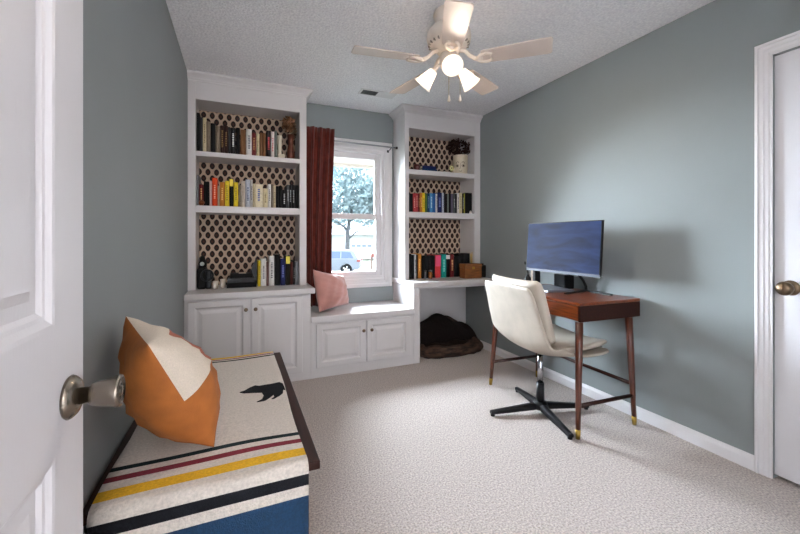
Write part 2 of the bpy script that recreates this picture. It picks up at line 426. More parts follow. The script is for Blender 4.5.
M_curt = mat('rust_velvet', '#5A251D', .85, var=.3, scale=22, stretch=(1, 1, .7), sheen=.1, spec=.1, bump=.1, bscale=200)
tag(obj('curtain', cu, M_curt, mods=(('SOLIDIFY', dict(thickness=.004)),)), 'rust red gathered curtain hanging at the left side of the window', 'curtain')

# ------------------------------------------------------------------ cushions
def pillow(name, A, B, C, D, thick, mats, mi, label, cat, seed=1, n=26, pin=.1):
    """A top-far, B top-near, C bottom-near, D bottom-far (world corners)."""
    A, B, C, D = map(Vector, (A, B, C, D)); rnd = random.Random(seed)
    nrm = ((A - B).cross(B - C)).normalized(); ctr = (A + B + C + D) / 4
    ph = [rnd.uniform(0, 6.28) for _ in range(6)]
    mb = MB()
    for sgn in (1, -1):
        rows = []
        for j in range(n + 1):
            row = []
            for i in range(n + 1):
                # cosine spacing, finer near the seams
                u = math.sin((i / n - .5) * math.pi); v = math.sin((j / n - .5) * math.pi)
                pu, pv = u * (1.03 - pin * .15 * (1 - v * v)), v * (1.03 - pin * (1 - u * u))
                s_, t_ = (pu + 1) / 2, (pv + 1) / 2
                p = (C * (1 - s_) + D * s_) * (1 - t_) + (B * (1 - s_) + A * s_) * t_
                h = ((1 - u * u) * (1 - v * v)) ** .52
                edge = max(abs(u), abs(v))
                wr = .006 * math.sin(9 * u * v + 5 * v + ph[0]) + .004 * math.sin(13 * u - 6 * v + ph[1]) + .004 * math.sin(21 * v + 5 * u + ph[2])
                h = h * (1 - .12 * v) * (thick / 2) + wr * h
                row.append(p + nrm * (sgn * h))
            rows.append(row)
        def face_mi(i, j, sgn=sgn):
            u = math.sin(((j + .5) / n - .5) * math.pi); v = math.sin(((i + .5) / n - .5) * math.pi)
            return mi(u, v, sgn)
        mb.grid(rows, face_mi)
    bmesh.ops.remove_doubles(mb.b, verts=mb.b.verts, dist=.0004)
    low = min(v.co.z for v in mb.b.verts)
    root = Vector((ctr.x, ctr.y, low))
    bmesh.ops.translate(mb.b, verts=mb.b.verts, vec=-root)
    o = obj(name, mb, mats); o.location = root
    return tag(o, label, cat)
M_org = mat('ochre_linen', '#9E5B22', .85, var=.16, scale=14, bump=.15, bscale=300)
M_cream = mat('cream_linen', '#D9CDBD', .85, var=.08, scale=250, bump=.15, bscale=350)
M_pinkp = mat('rust_pink_linen', '#A8604C', .85, var=.2, scale=240, bump=.15, bscale=300)
M_dot = mat('dotted_linen', '#C7A690', .85, var=.3, scale=260)
def quad(u, v, s):
    if s < 0: return 0
    if v > -.06: return 2 if (u > -.2 and v < .72) else 1
    return 0 if u < -.1 else 3
pillow('pillow', (.03, 1.46, .90), (.15, 1.125, .886), (.285, 1.325, .502), (.165, 1.67, .506), .235, [M_org, M_cream, M_pinkp, M_dot], quad,
       'plump ochre and cream patchwork pillow leaning on the striped blanket', 'pillow', 3)
M_pink = mat('blush_velvet', '#B27C72', .7, var=.12, scale=8, sheen=.5, bump=.08, bscale=30)
pillow('pillow', (1.262, 3.42, .80), (.955, 3.25, .88), (1.0, 3.205, .53), (1.31, 3.43, .54), .16, [M_pink], lambda u, v, s: 0,
       'blush pink square pillow on the window seat beside the curtain', 'pillow', 5, pin=.05)

# ------------------------------------------------------------------ blanket chest
BY0, BY1, BX1, BZ = 1.137, 2.31, .587, .485
ch = thing('blanket_chest', 'dark wooden storage chest under the striped blanket by the left wall', 'chest', (.3, 1.72, 0))
m_ = MB(); m_.box((.004, BY0, BZ - .026), (BX1, BY1, BZ), .004, seg=3); obj('lid', m_, M_wooddark, ch)
m_ = MB(); m_.box((.018, BY0 + .022, .06), (BX1 - .03, BY1 - .022, BZ - .0265), .003); obj('body', m_, mat('black_brown_wood', '#1C0E0A', .35, var=.3, scale=9, stretch=(8, 1, 8)), ch)
for x in (.03, BX1 - .075):
    for y in (BY0 + .03, BY1 - .075):
        m_ = MB(); m_.box((x, y, .001), (x + .045, y + .045, .0595), .003); obj('leg', m_, M_wooddark, ch)
# blanket draped over the lid; every stripe is woven in
M_bcream = mat('blanket_cream', '#CFC6BC', .95, var=.14, scale=140, bump=.3, bscale=260, sheen=.3)
M_bblk = mat('blanket_black', '#15161B', .95, var=.2, scale=140, bump=.3, bscale=260)
M_bred = mat('blanket_red', '#7A2030', .95, var=.2, scale=140, bump=.3, bscale=260)
M_byel = mat('blanket_yellow', '#D9A91C', .95, var=.15, scale=140, bump=.3, bscale=260)
M_bgrn = mat('blanket_dark_green', '#1B2A2C', .95, var=.2, scale=140, bump=.3, bscale=260)
M_bblu = mat('blanket_blue', '#0A2F4C', .95, var=.2, scale=140, bump=.3, bscale=260)
th = .007; zt = BZ + .0005
path = [(BY1 + .012, .30), (BY1 + .012, .36), (BY1 + .012, .42), (BY1 + .011, .455), (BY1 + .007, zt - .004), (BY1 - .004, zt)]
def seg_path():
    # distance-labelled path: far drop, top, near drop, with stripe boundaries as cuts
    pts = list(path)
    ysts = [2.300, 2.278, 2.268, 2.254, 2.240, 2.222] + [2.1, 1.95, 1.8, 1.65, 1.5, 1.4] + [1.323, 1.301, 1.274, 1.248, 1.212, 1.168]
    for y in ysts: pts.append((y, zt))
    pts += [(BY0 + .012, zt), (BY0 + .002, zt - .001), (BY0 - .005, zt - .006), (BY0 - .007, zt - .022)]
    for z in (.462, .430, .398, .36, .3, .24, .18, .12, .08): pts.append((BY0 - .007 - .004 * math.sin(z * 14), z))
    return pts
pts = seg_path()
def stripe(a, b):
    (y0, z0), (y1, z1) = a, b; y = (y0 + y1) / 2; z = (z0 + z1) / 2
    if y > BY1 - .003 or (z < zt - .003 and y > 2): return 3 if z > .44 else 0
    if z > zt - .003 and y > BY0 + .001:
        for lo, hi, k_ in ((2.278, 2.300, 3), (2.254, 2.268, 2), (2.222, 2.240, 1), (1.301, 1.323, 4), (1.248, 1.274, 2), (1.168, 1.212, 3)):
            if lo < y < hi: return k_
        return 0
    if .43 < z < .462: return 1
    return 5 if z < .398 else 0
bl = MB(); nxb = 20
rows = []
for q, (y, z) in enumerate(pts):
    row = []
    for i in range(nxb + 1):
        s_ = i / nxb; x0 = .028 + .004 * math.sin(y * 9); x1 = .549 + .003 * math.sin(y * 7 + 1)
        x = x0 + (x1 - x0) * s_
        on = z > zt - .003
        row.append((x, y + (.006 * math.sin(s_ * 5 + y * 4) if 1.15 < y < 2.29 else 0), z + (.0018 * (1 + math.sin(8 * s_ + 11 * y)) if on else 0)))
    rows.append(row)
bl.grid(rows, lambda i, j: stripe(pts[i], pts[i + 1]))
blk = obj('blanket', bl, [M_bcream, M_bblk, M_bred, M_byel, M_bgrn, M_bblu], mods=(('SOLIDIFY', dict(thickness=th, offset=1)),))
# orientation of the sheet: make sure thickness grows outward
if sum(p.normal.z for p in blk.data.polygons) < 0: blk.modifiers[0].offset = -1
tag(blk, 'cream wool blanket with coloured stripes draped over the dark chest', 'blanket')
bear = [(.365,1.751),(.384,1.760),(.406,1.786),(.429,1.803),(.445,1.791),(.471,1.793),(.501,1.794),(.532,1.800),(.545,1.780),(.5475,1.737),(.548,1.694),(.540,1.703),(.534,1.665),(.517,1.643),(.495,1.625),(.485,1.627),(.498,1.642),(.496,1.665),(.481,1.645),(.462,1.624),(.448,1.621),(.428,1.621),(.449,1.638),(.458,1.674),(.452,1.710),(.417,1.724),(.382,1.734)]
bm_ = MB(); bm_.prism(bear, zt + th + .001, zt + th + .0042)
obj('bear_motif', bm_, M_bblk, blk)['label'] = 'black woven silhouette of a walking bear'

# ------------------------------------------------------------------ desk
dk = thing('desk', 'walnut writing desk with brass-tipped legs against the right wall', 'desk', (2.16, 1.575, 0), R(-2.2))
DX0, DX1, DYA, DYB, DZ0, DZ1 = .035, .535, .02, .845, .662, .775
def dobj(name, mb, m, p=dk): return obj(name, mb, m, p, local=True)
m_ = MB(); m_.box((DX0, DYA, DZ1 - .018), (DX1, DYB, DZ1), .004, seg=3); top = dobj('desktop', m_, M_wood)
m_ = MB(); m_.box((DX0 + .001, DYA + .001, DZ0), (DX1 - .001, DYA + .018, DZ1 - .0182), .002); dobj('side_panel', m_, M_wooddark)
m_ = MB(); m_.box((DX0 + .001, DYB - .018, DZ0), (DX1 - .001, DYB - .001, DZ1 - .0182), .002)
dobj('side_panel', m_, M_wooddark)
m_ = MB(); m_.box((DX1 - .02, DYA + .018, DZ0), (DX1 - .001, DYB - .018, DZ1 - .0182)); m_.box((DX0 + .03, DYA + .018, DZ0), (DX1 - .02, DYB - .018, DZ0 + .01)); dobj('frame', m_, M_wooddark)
for a, b_ in ((DYA + .021, DYB / 2 + .008), (DYB / 2 + .012, DYB - .021)):
    m_ = MB(); m_.box((DX0 + .003, a, DZ0 + .003), (DX0 + .022, b_, DZ1 - .021), .003); dobj('drawer', m_, M_wood)
for (fx, fy, tx, ty) in ((.0, .0, .05, .035), (.455, 0, .45, .035), (0.0, .858, .05, .83), (.455, .858, .45, .83)):
    m_ = MB(); n = 8; f_ = .075
    P0, P1 = Vector((fx, fy, .001)), Vector((tx, ty, DZ0 - .0005))
    if fx == 0: P1 = Vector((.012 + .03, ty, DZ0 - .0005)); P0.x = -.005
    pl = lambda t: P0.lerp(P1, t)
    m_.tube([pl(f_), pl(.3), pl(.7), pl(1)], [.0135, .016, .0205, .022], 16)
    lg = dobj('leg', m_, M_leg)
    m_ = MB(); m_.tube([pl(0), pl(f_ + .004)], [.0125, .0145], 16); obj('brass_tip', m_, M_brass, lg, local=True)['label'] = 'brass foot cap'
for y in (.012, .848):
    m_ = MB(); m_.tube([(.0, y, .182), (.452, y, .178)], .0115, 10); dobj('stretcher', m_, M_wooddark)
m_ = MB(); m_.tube([(.452, .012, .25), (.452, .85, .25)], .0115, 10); dobj('stretcher', m_, M_wooddark)

# monitor
mo = thing('monitor', 'wide black computer monitor showing a blue screen on the walnut desk', 'monitor', (2.55, 1.93, .7755))
tilt = Matrix.Translation((2.481, 2.013, 1.088)) @ Matrix.Rotation(R(4), 4, 'Y')
m_ = MB(); m_.box((-.004, -.333, -.184), (.014, .333, .186), .004, M=tilt); m_.box((.012, -.2, -.13), (.036, .2, .1), .012, M=tilt); obj('housing', m_, M_black, mo)
m_ = MB(); m_.box((-.0052, -.326, -.166), (-.0041, .326, .179), M=tilt); obj('screen', m_, M_screen, mo)['label'] = 'dark blue glowing screen'
m_ = MB(); m_.box((-.0062, -.333, -.185), (-.0041, .333, -.1665), M=tilt); obj('bottom_bezel', m_, mat('silver_bezel', '#3C4252', .6, 0), mo)
m_ = MB(); m_.tube([(2.505, 1.99, 1.04), (2.56, 1.985, .98), (2.60, 1.965, .90), (2.635, 1.95, .85), (2.655, 1.945, .81), (2.655, 1.945, .784)], [.014, .013, .010, .009, .010, .012], 12)
m_.tube([(2.60, 1.965, .90), (2.58, 2.0, .89)], .007, 8); obj('neck', m_, M_black, mo)
m_ = MB()
for e in ((2.39, 1.885), (2.625, 1.72)):
    a = Vector((2.66, 1.946, 0)); b_ = Vector((e[0], e[1], 0)); d_ = (b_ - a).normalized(); n_ = Vector((-d_.y, d_.x, 0))
    m_.prism([(p.x, p.y) for p in (a + n_ * .016, b_ + n_ * .009, b_ - n_ * .009, a - n_ * .016)], .7765, .785)
obj('stand_base', m_, M_black, mo)
# desk things
lp = thing('laptop', 'closed grey laptop lying on the desk under the monitor', 'laptop', (2.462, 2.105, .7757), R(-12))
m_ = MB(); m_.box((-.105, -.15, 0.001), (.105, .15, .009), .003); obj('base', m_, mat('grey_aluminium', '#83848C', .35, .5), lp, local=True)
m_ = MB(); m_.box((-.105, -.15, .0095), (.105, .15, .016), .003); obj('lid', m_, mat('grey_aluminium_lid', '#787A84', .35, .5), lp, local=True)
sp = thing('speaker', 'small black box speaker behind the laptop under the monitor', 'speaker', (2.635, 2.12, .7757))
m_ = MB(); m_.box((2.585, 2.065, .7765), (2.675, 2.175, .885), .006); obj('cabinet', m_, M_black, sp)
m_ = MB(); m_.box((2.5825, 2.072, .784), (2.5852, 2.168, .878), .001); obj('grille', m_, mat('speaker_cloth', '#141416', .9, bump=.3, bscale=600), sp)
pf = thing('photo_frame', 'small upright black frame with a tan picture on the far desk end', 'frame', (2.53, 2.3, .7757), R(-20))
m_ = MB(); m_.box((-.03, -.045, .001), (.012, .0, .125), .003); obj('frame', m_, M_black, pf, local=True)
m_ = MB(); m_.box((-.026, .0005, .004), (.008, .042, .12), .002); obj('picture', m_, mat('tan_print', '#9A8878', .6, var=.4, scale=40), pf, local=True)
va = thing('bud_vase', 'small round black vase with dark leaves at the desk far end', 'vase', (2.512, 2.375, .7757))
m_ = MB(); m_.lathe([(0, .001), (.018, .001), (.028, .02), (.031, .04), (.026, .06), (.013, .074), (.010, .082), (.012, .088), (.006, .088)], 20, Matrix.Translation((2.512, 2.375, .7757))); obj('vase', m_, mat('black_ceramic', '#101114', .35), va)
m_ = MB()
for k_ in range(5):
    a = k_ * 1.3; b0 = Vector((2.512, 2.375, .855)); b1 = b0 + Vector((.022 * math.cos(a), .022 * math.sin(a), .075 + .012 * (k_ % 3)))
    m_.tube([b0, b0.lerp(b1, .5), b1], [.0015, .002, .0015], 6); m_.sphere(b1, .009, 8, sc=(1, .5, 1.6))
obj('leaves', m_, mat('dark_leaf', '#1E2220', .6), va)

# ------------------------------------------------------------------ office chair (forward = +x)
oc = thing('office_chair', 'cream leather swivel chair on a black star base pulled to the desk', 'chair', (2.2, 1.915, 0), R(-5))
def cobj(name, mb, m, p=oc, mods=()): return obj(name, mb, m, p, local=True, mods=mods)
prof = [(.335, .443), (.26, .43), (.16, .42), (.06, .413), (-.03, .418), (-.1, .435), (-.15, .468), (-.18, .52), (-.2, .59), (-.222, .67), (-.25, .77), (-.28, .868)]
def prof_at(t, P_=prof):
    q = t * (len(P_) - 1); i = min(int(q), len(P_) - 2); f_ = q - i
    g = lambda k_: Vector(P_[max(0, min(len(P_) - 1, k_))])
    p0, p1, p2, p3 = g(i - 1), g(i), g(i + 1), g(i + 2)
    return .5 * ((2 * p1) + (p2 - p0) * f_ + (2 * p0 - 5 * p1 + 4 * p2 - p3) * f_ ** 2 + (3 * p1 - p0 - 3 * p2 + p3) * f_ ** 3)
def frame_at(t):
    p = prof_at(t); d = (prof_at(min(1, t + .01)) - prof_at(max(0, t - .01))).normalized(); n = Vector((d.y, -d.x))  # inward
    return p, n if n.x * .5 + n.y > 0 or True else -n
sh = MB(); rows = []
NS, NT = 34, 22
for i in range(NS + 1):
    t = i / NS; p, n = frame_at(t)
    hw = .25 + .05 * min(1, (1 - t) / .36) if t > .5 else .262 + .038 * max(0, (t - .3) / .2)
    if t < .06: hw *= .88 + .12 * math.sqrt(max(0, 1 - ((.06 - t) / .06) ** 2))
    if t > .93: hw *= .93 + .07 * math.sqrt(max(0, 1 - ((t - .93) / .07) ** 2))
    row = []
    for j in range(NT + 1):
        s_ = -1 + 2 * j / NT; e = abs(s_) ** 3.2
        lift = (.008 + .075 * math.exp(-((t - .42) / .16) ** 2)) * e
        wsc = 1 - .05 * e * math.exp(-((t - .45) / .2) ** 2)
        row.append((p.x + n.x * lift, s_ * hw * wsc, p.y + n.y * lift + (-.006 * s_ * s_ if t > .95 else 0)))
    rows.append(row)
# make the lift point towards the sitter
pp, nn = frame_at(.8)
if nn.x < 0:
    rows = []
    for i in range(NS + 1):
        t = i / NS; p, n = frame_at(t); n = -n
        hw = .25 + .05 * min(1, (1 - t) / .36) if t > .5 else .262 + .038 * max(0, (t - .3) / .2)
        if t < .06: hw *= .88 + .12 * math.sqrt(max(0, 1 - ((.06 - t) / .06) ** 2))
        if t > .93: hw *= .93 + .07 * math.sqrt(max(0, 1 - ((t - .93) / .07) ** 2))
        row = []
        for j in range(NT + 1):
            s_ = -1 + 2 * j / NT; e = abs(s_) ** 3.2
            lift = (.008 + .075 * math.exp(-((t - .42) / .16) ** 2)) * e
            wsc = 1 - .05 * e * math.exp(-((t - .45) / .2) ** 2)
            row.append((p.x + n.x * lift, s_ * hw * wsc, p.y + n.y * lift + (-.006 * s_ * s_ if t > .95 else 0)))
        rows.append(row)
    SG = -1
else: SG = 1
sh.grid(rows)
cobj('shell', sh, M_leather, mods=(('SOLIDIFY', dict(thickness=.018, offset=0)), ('SUBSURF', dict(levels=1, render_levels=1))))
def pad(t0, t1, off, thick, hw, ext=0):
    mb = MB(); rows = []; n = 26
    for i in range(n + 1):
        a = i / n; t = t0 + (t1 - t0) * a; p, nr = frame_at(min(max(t, 0), 1)); nr = nr * SG
        if t > 1: p = p + (prof_at(1) - prof_at(.97)) * ((t - 1) / .03)
        e = math.sqrt(max(.02, 1 - abs(2 * a - 1) ** 7))
        w_ = hw * (.9 + .1 * e); tk = thick * e; row = []
        for k_ in range(28):
            th_ = 2 * math.pi * k_ / 28; cx_, sx_ = math.cos(th_), math.sin(th_)
            yy = w_ * math.copysign(abs(cx_) ** .28, cx_); hh = tk / 2 * math.copysign(abs(sx_) ** .55, sx_)
            lift = .028 * abs(yy / hw) ** 3 + off
            row.append((p.x + nr.x * (lift + hh), yy, p.y + nr.y * (lift + hh)))
        rows.append(row)
    mb.grid(rows, cv=True, caps=True)
    return mb
cobj('seat_cushion', pad(.0, .47, .04, .05, .245), M_leather)
cobj('back_cushion', pad(.56, 1.015, .056, .064, .25), M_leather)
m_ = MB(); m_.tube([(0, 0, .17), (0, 0, .405)], .0185, 16); cobj('gas_column', m_, M_chrome)['label'] = 'chrome gas lift column'
m_ = MB(); m_.tube([(0, 0, .055), (0, 0, .2)], [.027, .0245], 16); m_.lathe([(0, .03), (.045, .03), (.05, .05), (.04, .075), (.027, .08)], 20); cobj('hub', m_, M_blackm)
m_ = MB(); m_.box((-.04, -.035, .398), (.06, .035, .41), .004); cobj('mount_plate', m_, M_blackm)
for a in (-10, 80, 170, 260):
    rot = Matrix.Rotation(R(a), 4, 'Z'); m_ = MB()
    pts_ = [rot @ Vector(p) for p in ((.03, 0, .05), (.2, 0, .036), (.345, 0, .024))]
    side = rot @ Vector((0, 1, 0)); rws_ = []
    for q, p in enumerate(pts_):
        w_ = (.024, .02, .015)[q]; h_ = (.019, .014, .01)[q]
        rws_.append([p + side * w_ + Vector((0, 0, h_ * .6)), p + side * w_ * .5 + Vector((0, 0, h_)), p - side * w_ * .5 + Vector((0, 0, h_)), p - side * w_ + Vector((0, 0, h_ * .6)), p - side * w_ - Vector((0, 0, h_)), p + side * w_ - Vector((0, 0, h_))])
    m_.grid(rws_, cv=True, smooth=False, caps=True)
    lg = cobj('leg', m_, M_blackm)
    m_ = MB(); p = pts_[-1]; m_.lathe([(0, .001), (.014, .001), (.014, .014), (0, .0142)], 14, Matrix.Translation((p.x * .96, p.y * .96, 0))); obj('foot_glide', m_, M_black, lg, local=True)

# ------------------------------------------------------------------ ceiling fan
FX, FY = 1.46, 1.85
fn = thing('ceiling_fan', 'white five blade ceiling fan with three lit glass shades', 'ceiling fan', (FX, FY, H))
AT = Matrix.Translation((FX, FY, 0))
m_ = MB(); m_.lathe([(0, H - .001), (.085, H - .001), (.088, H - .02), (.07, H - .06), (.05, H - .085), (0, H - .085)], 32, AT); obj('canopy', m_, M_fan, fn)
m_ = MB(); m_.lathe([(0, 2.362), (.06, 2.362), (.1, 2.35), (.122, 2.325), (.126, 2.29), (.12, 2.262), (.1, 2.245), (.075, 2.225), (.06, 2.205), (0, 2.205)], 40, AT)
for k_ in range(24):
    a = k_ * math.pi / 12; m_.box((.095, -.0035, 2.248), (.117, .0035, 2.262), M=AT @ Matrix.Rotation(a, 4, 'Z'), mi=1)
obj('motor_housing', m_, [M_fan, mat('fan_slot', '#8A7F76', .6)], fn)
BZ_ = 2.158
for k_ in range(5):
    rot = AT @ Matrix.Rotation(R(28 + 72 * k_), 4, 'Z') @ Matrix.Translation((0, 0, BZ_)) @ Matrix.Rotation(R(-10), 4, 'X')
    m_ = MB(); rws_ = []
    outl = [(.185, .046), (.2, .052), (.3, .058), (.42, .062), (.525, .064), (.54, .062), (.548, .054)]
    top_ = [[rot @ Vector((x, s_ * w_, .003)) for s_ in (-1, -.5, 0, .5, 1)] for x, w_ in outl]; bot_ = [[rot @ Vector((x, s_ * w_, -.003)) for s_ in (1, .5, 0, -.5, -1)] for x, w_ in outl]
    m_.grid([a + b_ for a, b_ in zip(top_, bot_)], cv=True, smooth=False, caps=True)
    bld = obj('blade', m_, M_blade, fn)
    m_ = MB(); rot2 = AT @ Matrix.Rotation(R(28 + 72 * k_), 4, 'Z')
    m_.tube([rot2 @ Vector(p) for p in ((.06, 0, 2.215), (.095, 0, 2.205), (.12, 0, 2.175), (.15, 0, 2.155), (.19, 0, 2.1505))], [.011, .012, .011, .012, .012], 10)
    m_.tube([rot @ Vector(p) for p in ((.155, 0, -.009), (.18, .028, -.009), (.215, .036, -.009), (.24, .025, -.009), (.235, .008, -.009))], [.008, .009, .009, .008, .005], 8)
    m_.tube([rot @ Vector(p) for p in ((.155, 0, -.009), (.18, -.028, -.009), (.215, -.036, -.009), (.24, -.025, -.009), (.235, -.008, -.009))], [.008, .009, .009, .008, .005], 8)
    obj('blade_iron', m_, M_fan, bld)
m_ = MB(); m_.lathe([(0, 2.206), (.045, 2.206), (.05, 2.19), (.05, 2.15), (.044, 2.13), (.03, 2.112), (.02, 2.105), (.008, 2.10), (0, 2.098)], 28, AT)
lk = obj('light_kit', m_, M_fan, fn)
for az in (246, 126, 6):
    d_ = Vector((math.cos(R(az)) * .74, math.sin(R(az)) * .74, -.67)).normalized()
    h_ = Vector((math.cos(R(az)), math.sin(R(az)), 0)); c0 = Vector((FX, FY, 0))
    neck = c0 + h_ * .085 + Vector((0, 0, 2.138))
    m_ = MB(); m_.tube([c0 + h_ * .035 + Vector((0, 0, 2.15)), c0 + h_ * .062 + Vector((0, 0, 2.152)), neck, neck + d_ * .02], [.009, .009, .011, .02], 10); obj('lamp_arm', m_, M_fan, lk)
    A = axis_matrix(neck + d_ * .01, d_)
    m_ = MB(); m_.lathe([(.022, 0), (.026, .012), (.032, .035), (.039, .06), (.047, .085), (.057, .105), (.054, .105), (.044, .084), (.036, .06), (.029, .035), (.022, .012), (.019, .002)], 28, A, caps=False)
    sd = obj('lamp_shade', m_, M_shade, fn)
    m_ = MB(); m_.lathe([(0, .012), (.012, .012), (.013, .03), (.022, .05), (.025, .065), (.02, .08), (.01, .087), (0, .088)], 16, A); obj('bulb', m_, M_bulb, sd)
    pl_ = light('bulb_light', 'SPOT', neck + d_ * .1, FAN_W, (1, .86, .72), shadow_soft_size=.03, spot_size=R(165), spot_blend=1.0); pl_.rotation_euler = d_.to_track_quat('-Z', 'Y').to_euler()
for (x, y, z0) in ((FX - .02, FY - .035, 1.955), (FX + .05, FY - .04, 1.965)):
    m_ = MB(); m_.tube([(FX + (x - FX) * .6, FY + (y - FY) * .6, 2.12), (x, y, 2.08), (x, y, z0)], .0013, 6); pc = obj('pull_chain', m_, M_brass, fn)
    m_ = MB(); m_.lathe([(0, z0 + .002), (.003, z0), (.005, z0 - .012), (.009, z0 - .03), (.007, z0 - .036), (0, z0 - .038)], 12, Matrix.Translation((x, y, 0))); obj('pull_knob', m_, M_fan, pc)

# ------------------------------------------------------------------ books and things on the shelves
CLR = dict(black='#0B0B0D', dgrey='#3A3A3C', cream='#CDBE9C', tan='#7E7060', dbrown='#2E1A16', BW='#17171A', brown='#6E4B2E', white='#D8D6D4', dred='#5F1A1C', blackred='#191416', whitered='#CFC6C2',
           greygreen='#6F7770', grey='#77797E', pinkwhite='#D8B9B4', redorange='#C8431F', beige='#B9A890', orange='#B4742C', yellow='#D8BC2A', yellowblack='#16150F', greytan='#7E7466', tanwhite='#BDB1A4', whiteblue='#B9BFCB',
           creamtext='#DAD0B4', blacktext='#0B0B0D', darkgrey='#4A4C4E', dark='#121416', redgrey='#6A4844', navy='#1D2350', blackyellow='#17160F', redbrown='#4D2320', red='#A23A3E', green='#4C6B35', dblue='#173457', lblue='#4E8FC4',
           blue='#2A5C98', greypurple='#5A5266', yellowgreen='#9A9A3A', redpink='#C23A3C', teal='#1E8F86', blackwhite='#0C0C0E')
WORD = dict(black='black', dgrey='dark grey', cream='cream', tan='tan', dbrown='dark brown', BW='black and white', brown='brown', white='white', dred='dark red', blackred='black and red', whitered='white and red',
            greygreen='grey-green', grey='grey', pinkwhite='pale pink', redorange='red-orange', beige='beige', orange='orange', yellow='yellow', yellowblack='yellow-topped black', greytan='grey-tan', tanwhite='off-white', whiteblue='bluish white',
            creamtext='wide cream', blacktext='short black', darkgrey='charcoal', dark='very dark', redgrey='dull red', navy='navy blue', blackyellow='black and yellow', redbrown='red-brown', red='red', green='green', dblue='dark blue', lblue='light blue',
            blue='blue', greypurple='grey-purple', yellowgreen='yellow-green', redpink='red and pink', teal='teal', blackwhite='black and white')
BAND = dict(black=None, BW='#E0E0E0', blackred='#B02A30', whitered='#B8322E', yellowblack='#D8BC2A', creamtext='#4A5C9A', blacktext='#C8C8C8', blackyellow='#D8C83A', redpink='#D04468', teal='#7FC8C0', blackwhite='#E8E8E8', dbrown='#8A6A3A',
            redorange='#E8A080', yellow='#8A7418', navy='#6A78B8', white='#5A5A60', whiteblue='#52607E', red='#D89A90', lblue='#C8DCEA', dred='#C89A60', dark='#9AA0A4', cream='#8A7A50', orange='#E0B060', darkgrey='#B0B4B4', dblue='#6A8AB0')
ORD = ['first', 'second', 'third', 'fourth', 'fifth', 'sixth', 'seventh', 'eighth', 'ninth', 'tenth', 'eleventh', 'twelfth', 'thirteenth', 'fourteenth', 'fifteenth', 'sixteenth', 'seventeenth', 'eighteenth', 'nineteenth', 'twentieth',
       'twenty-first', 'twenty-second', 'twenty-third', 'twenty-fourth', 'twenty-fifth', 'twenty-sixth', 'twenty-seventh', 'twenty-eighth', 'twenty-ninth']
def book(x, w, h, ckey, yf, zb, depth, label, group, rnd):
    w = w - .0016; x = x + .0008; z = zb + .0012
    m = mat('cover_' + ckey, CLR[ckey], .6, var=.12, scale=60, spec=.18)
    bt = thing('book', label, 'book', (x + w / 2, yf + depth / 2, zb), group=group)
    c = MB(); t = min(.0025, w * .12)
    c.box((x, yf + .006, z), (x + t, yf + depth, z + h)).box((x + w - t, yf + .006, z), (x + w, yf + depth, z + h))
    pr = [(x, yf + .008), (x + w * .12, yf + .0028), (x + w * .35, yf + .0004), (x + w * .65, yf + .0004), (x + w * .88, yf + .0028), (x + w, yf + .008)]
    pr2 = [(x + w - t, yf + .010), (x + t, yf + .010)]
    c.prism(pr + pr2, z, z + h)
    co = obj('cover', c, m, bt)
    p = MB(); p.box((x + t, yf + .0102, z + .0035), (x + w - t, yf + depth - .004, z + h - .0035)); obj('pages', p, M_page, bt)
    bc_ = BAND.get(ckey)
    if bc_ and w > .012:
        b = MB(); L0, L1 = (.72, .97) if ckey in ('yellowblack', 'blackyellow') else ((.5, .97) if ckey == 'redpink' else ((.78, .95) if ckey == 'blackwhite' else (0, 0)))
        bw = w * .5
        if L1: b.box((x + .0012, yf - .0001, z + h * L0), (x + w - .0012, yf + .0068, z + h * L1), .0004)
        else:  # broken strip standing for a printed spine title, too small to read in the photo
            zz = z + h * rnd.uniform(.22, .3); end = z + h * rnd.uniform(.72, .82); cw = w * rnd.uniform(.28, .4)
            while zz < end:
                dl = rnd.uniform(.006, .014)
                b.box((x + w / 2 - cw / 2, yf - .0002, zz), (x + w / 2 + cw / 2, yf + .0012, zz + dl)); zz += dl + rnd.uniform(.003, .007)
        obj('spine_title', b, mat('ink_' + ckey, bc_, .5), co)
def shelf_books(rows, yf, zb, where, group, seed):
    rnd = random.Random(seed)
    for i, (x, w, h, ck) in enumerate(rows):
        book(x, w, h, ck, yf + rnd.uniform(0, .012), zb, min(.2, rnd.uniform(.15, .19)), '%s %sbook, %s from the left %s' % (WORD[ck], 'slim ' if w < .02 else '', ORD[i], where), group, rnd)
shelf_books([(.058, .023, .310, 'black'), (.081, .020, .279, 'dgrey'), (.101, .025, .277, 'cream'), (.126, .030, .249, 'tan'), (.157, .035, .239, 'black'), (.193, .034, .219, 'tan'), (.228, .028, .230, 'dbrown'), (.256, .028, .230, 'dbrown'),
             (.285, .018, .219, 'dgrey'), (.304, .037, .220, 'BW'), (.342, .033, .225, 'black'), (.376, .044, .214, 'brown'), (.421, .044, .222, 'white'), (.466, .032, .194, 'dred'), (.499, .026, .192, 'cream'), (.526, .022, .203, 'brown'),
             (.549, .026, .205, 'brown'), (.579, .037, .227, 'blackred'), (.617, .028, .223, 'whitered'), (.646, .02, .234, 'greygreen')], 3.355, SL1, "on the left bookcase's top shelf", 'books on the top left shelf', 1)
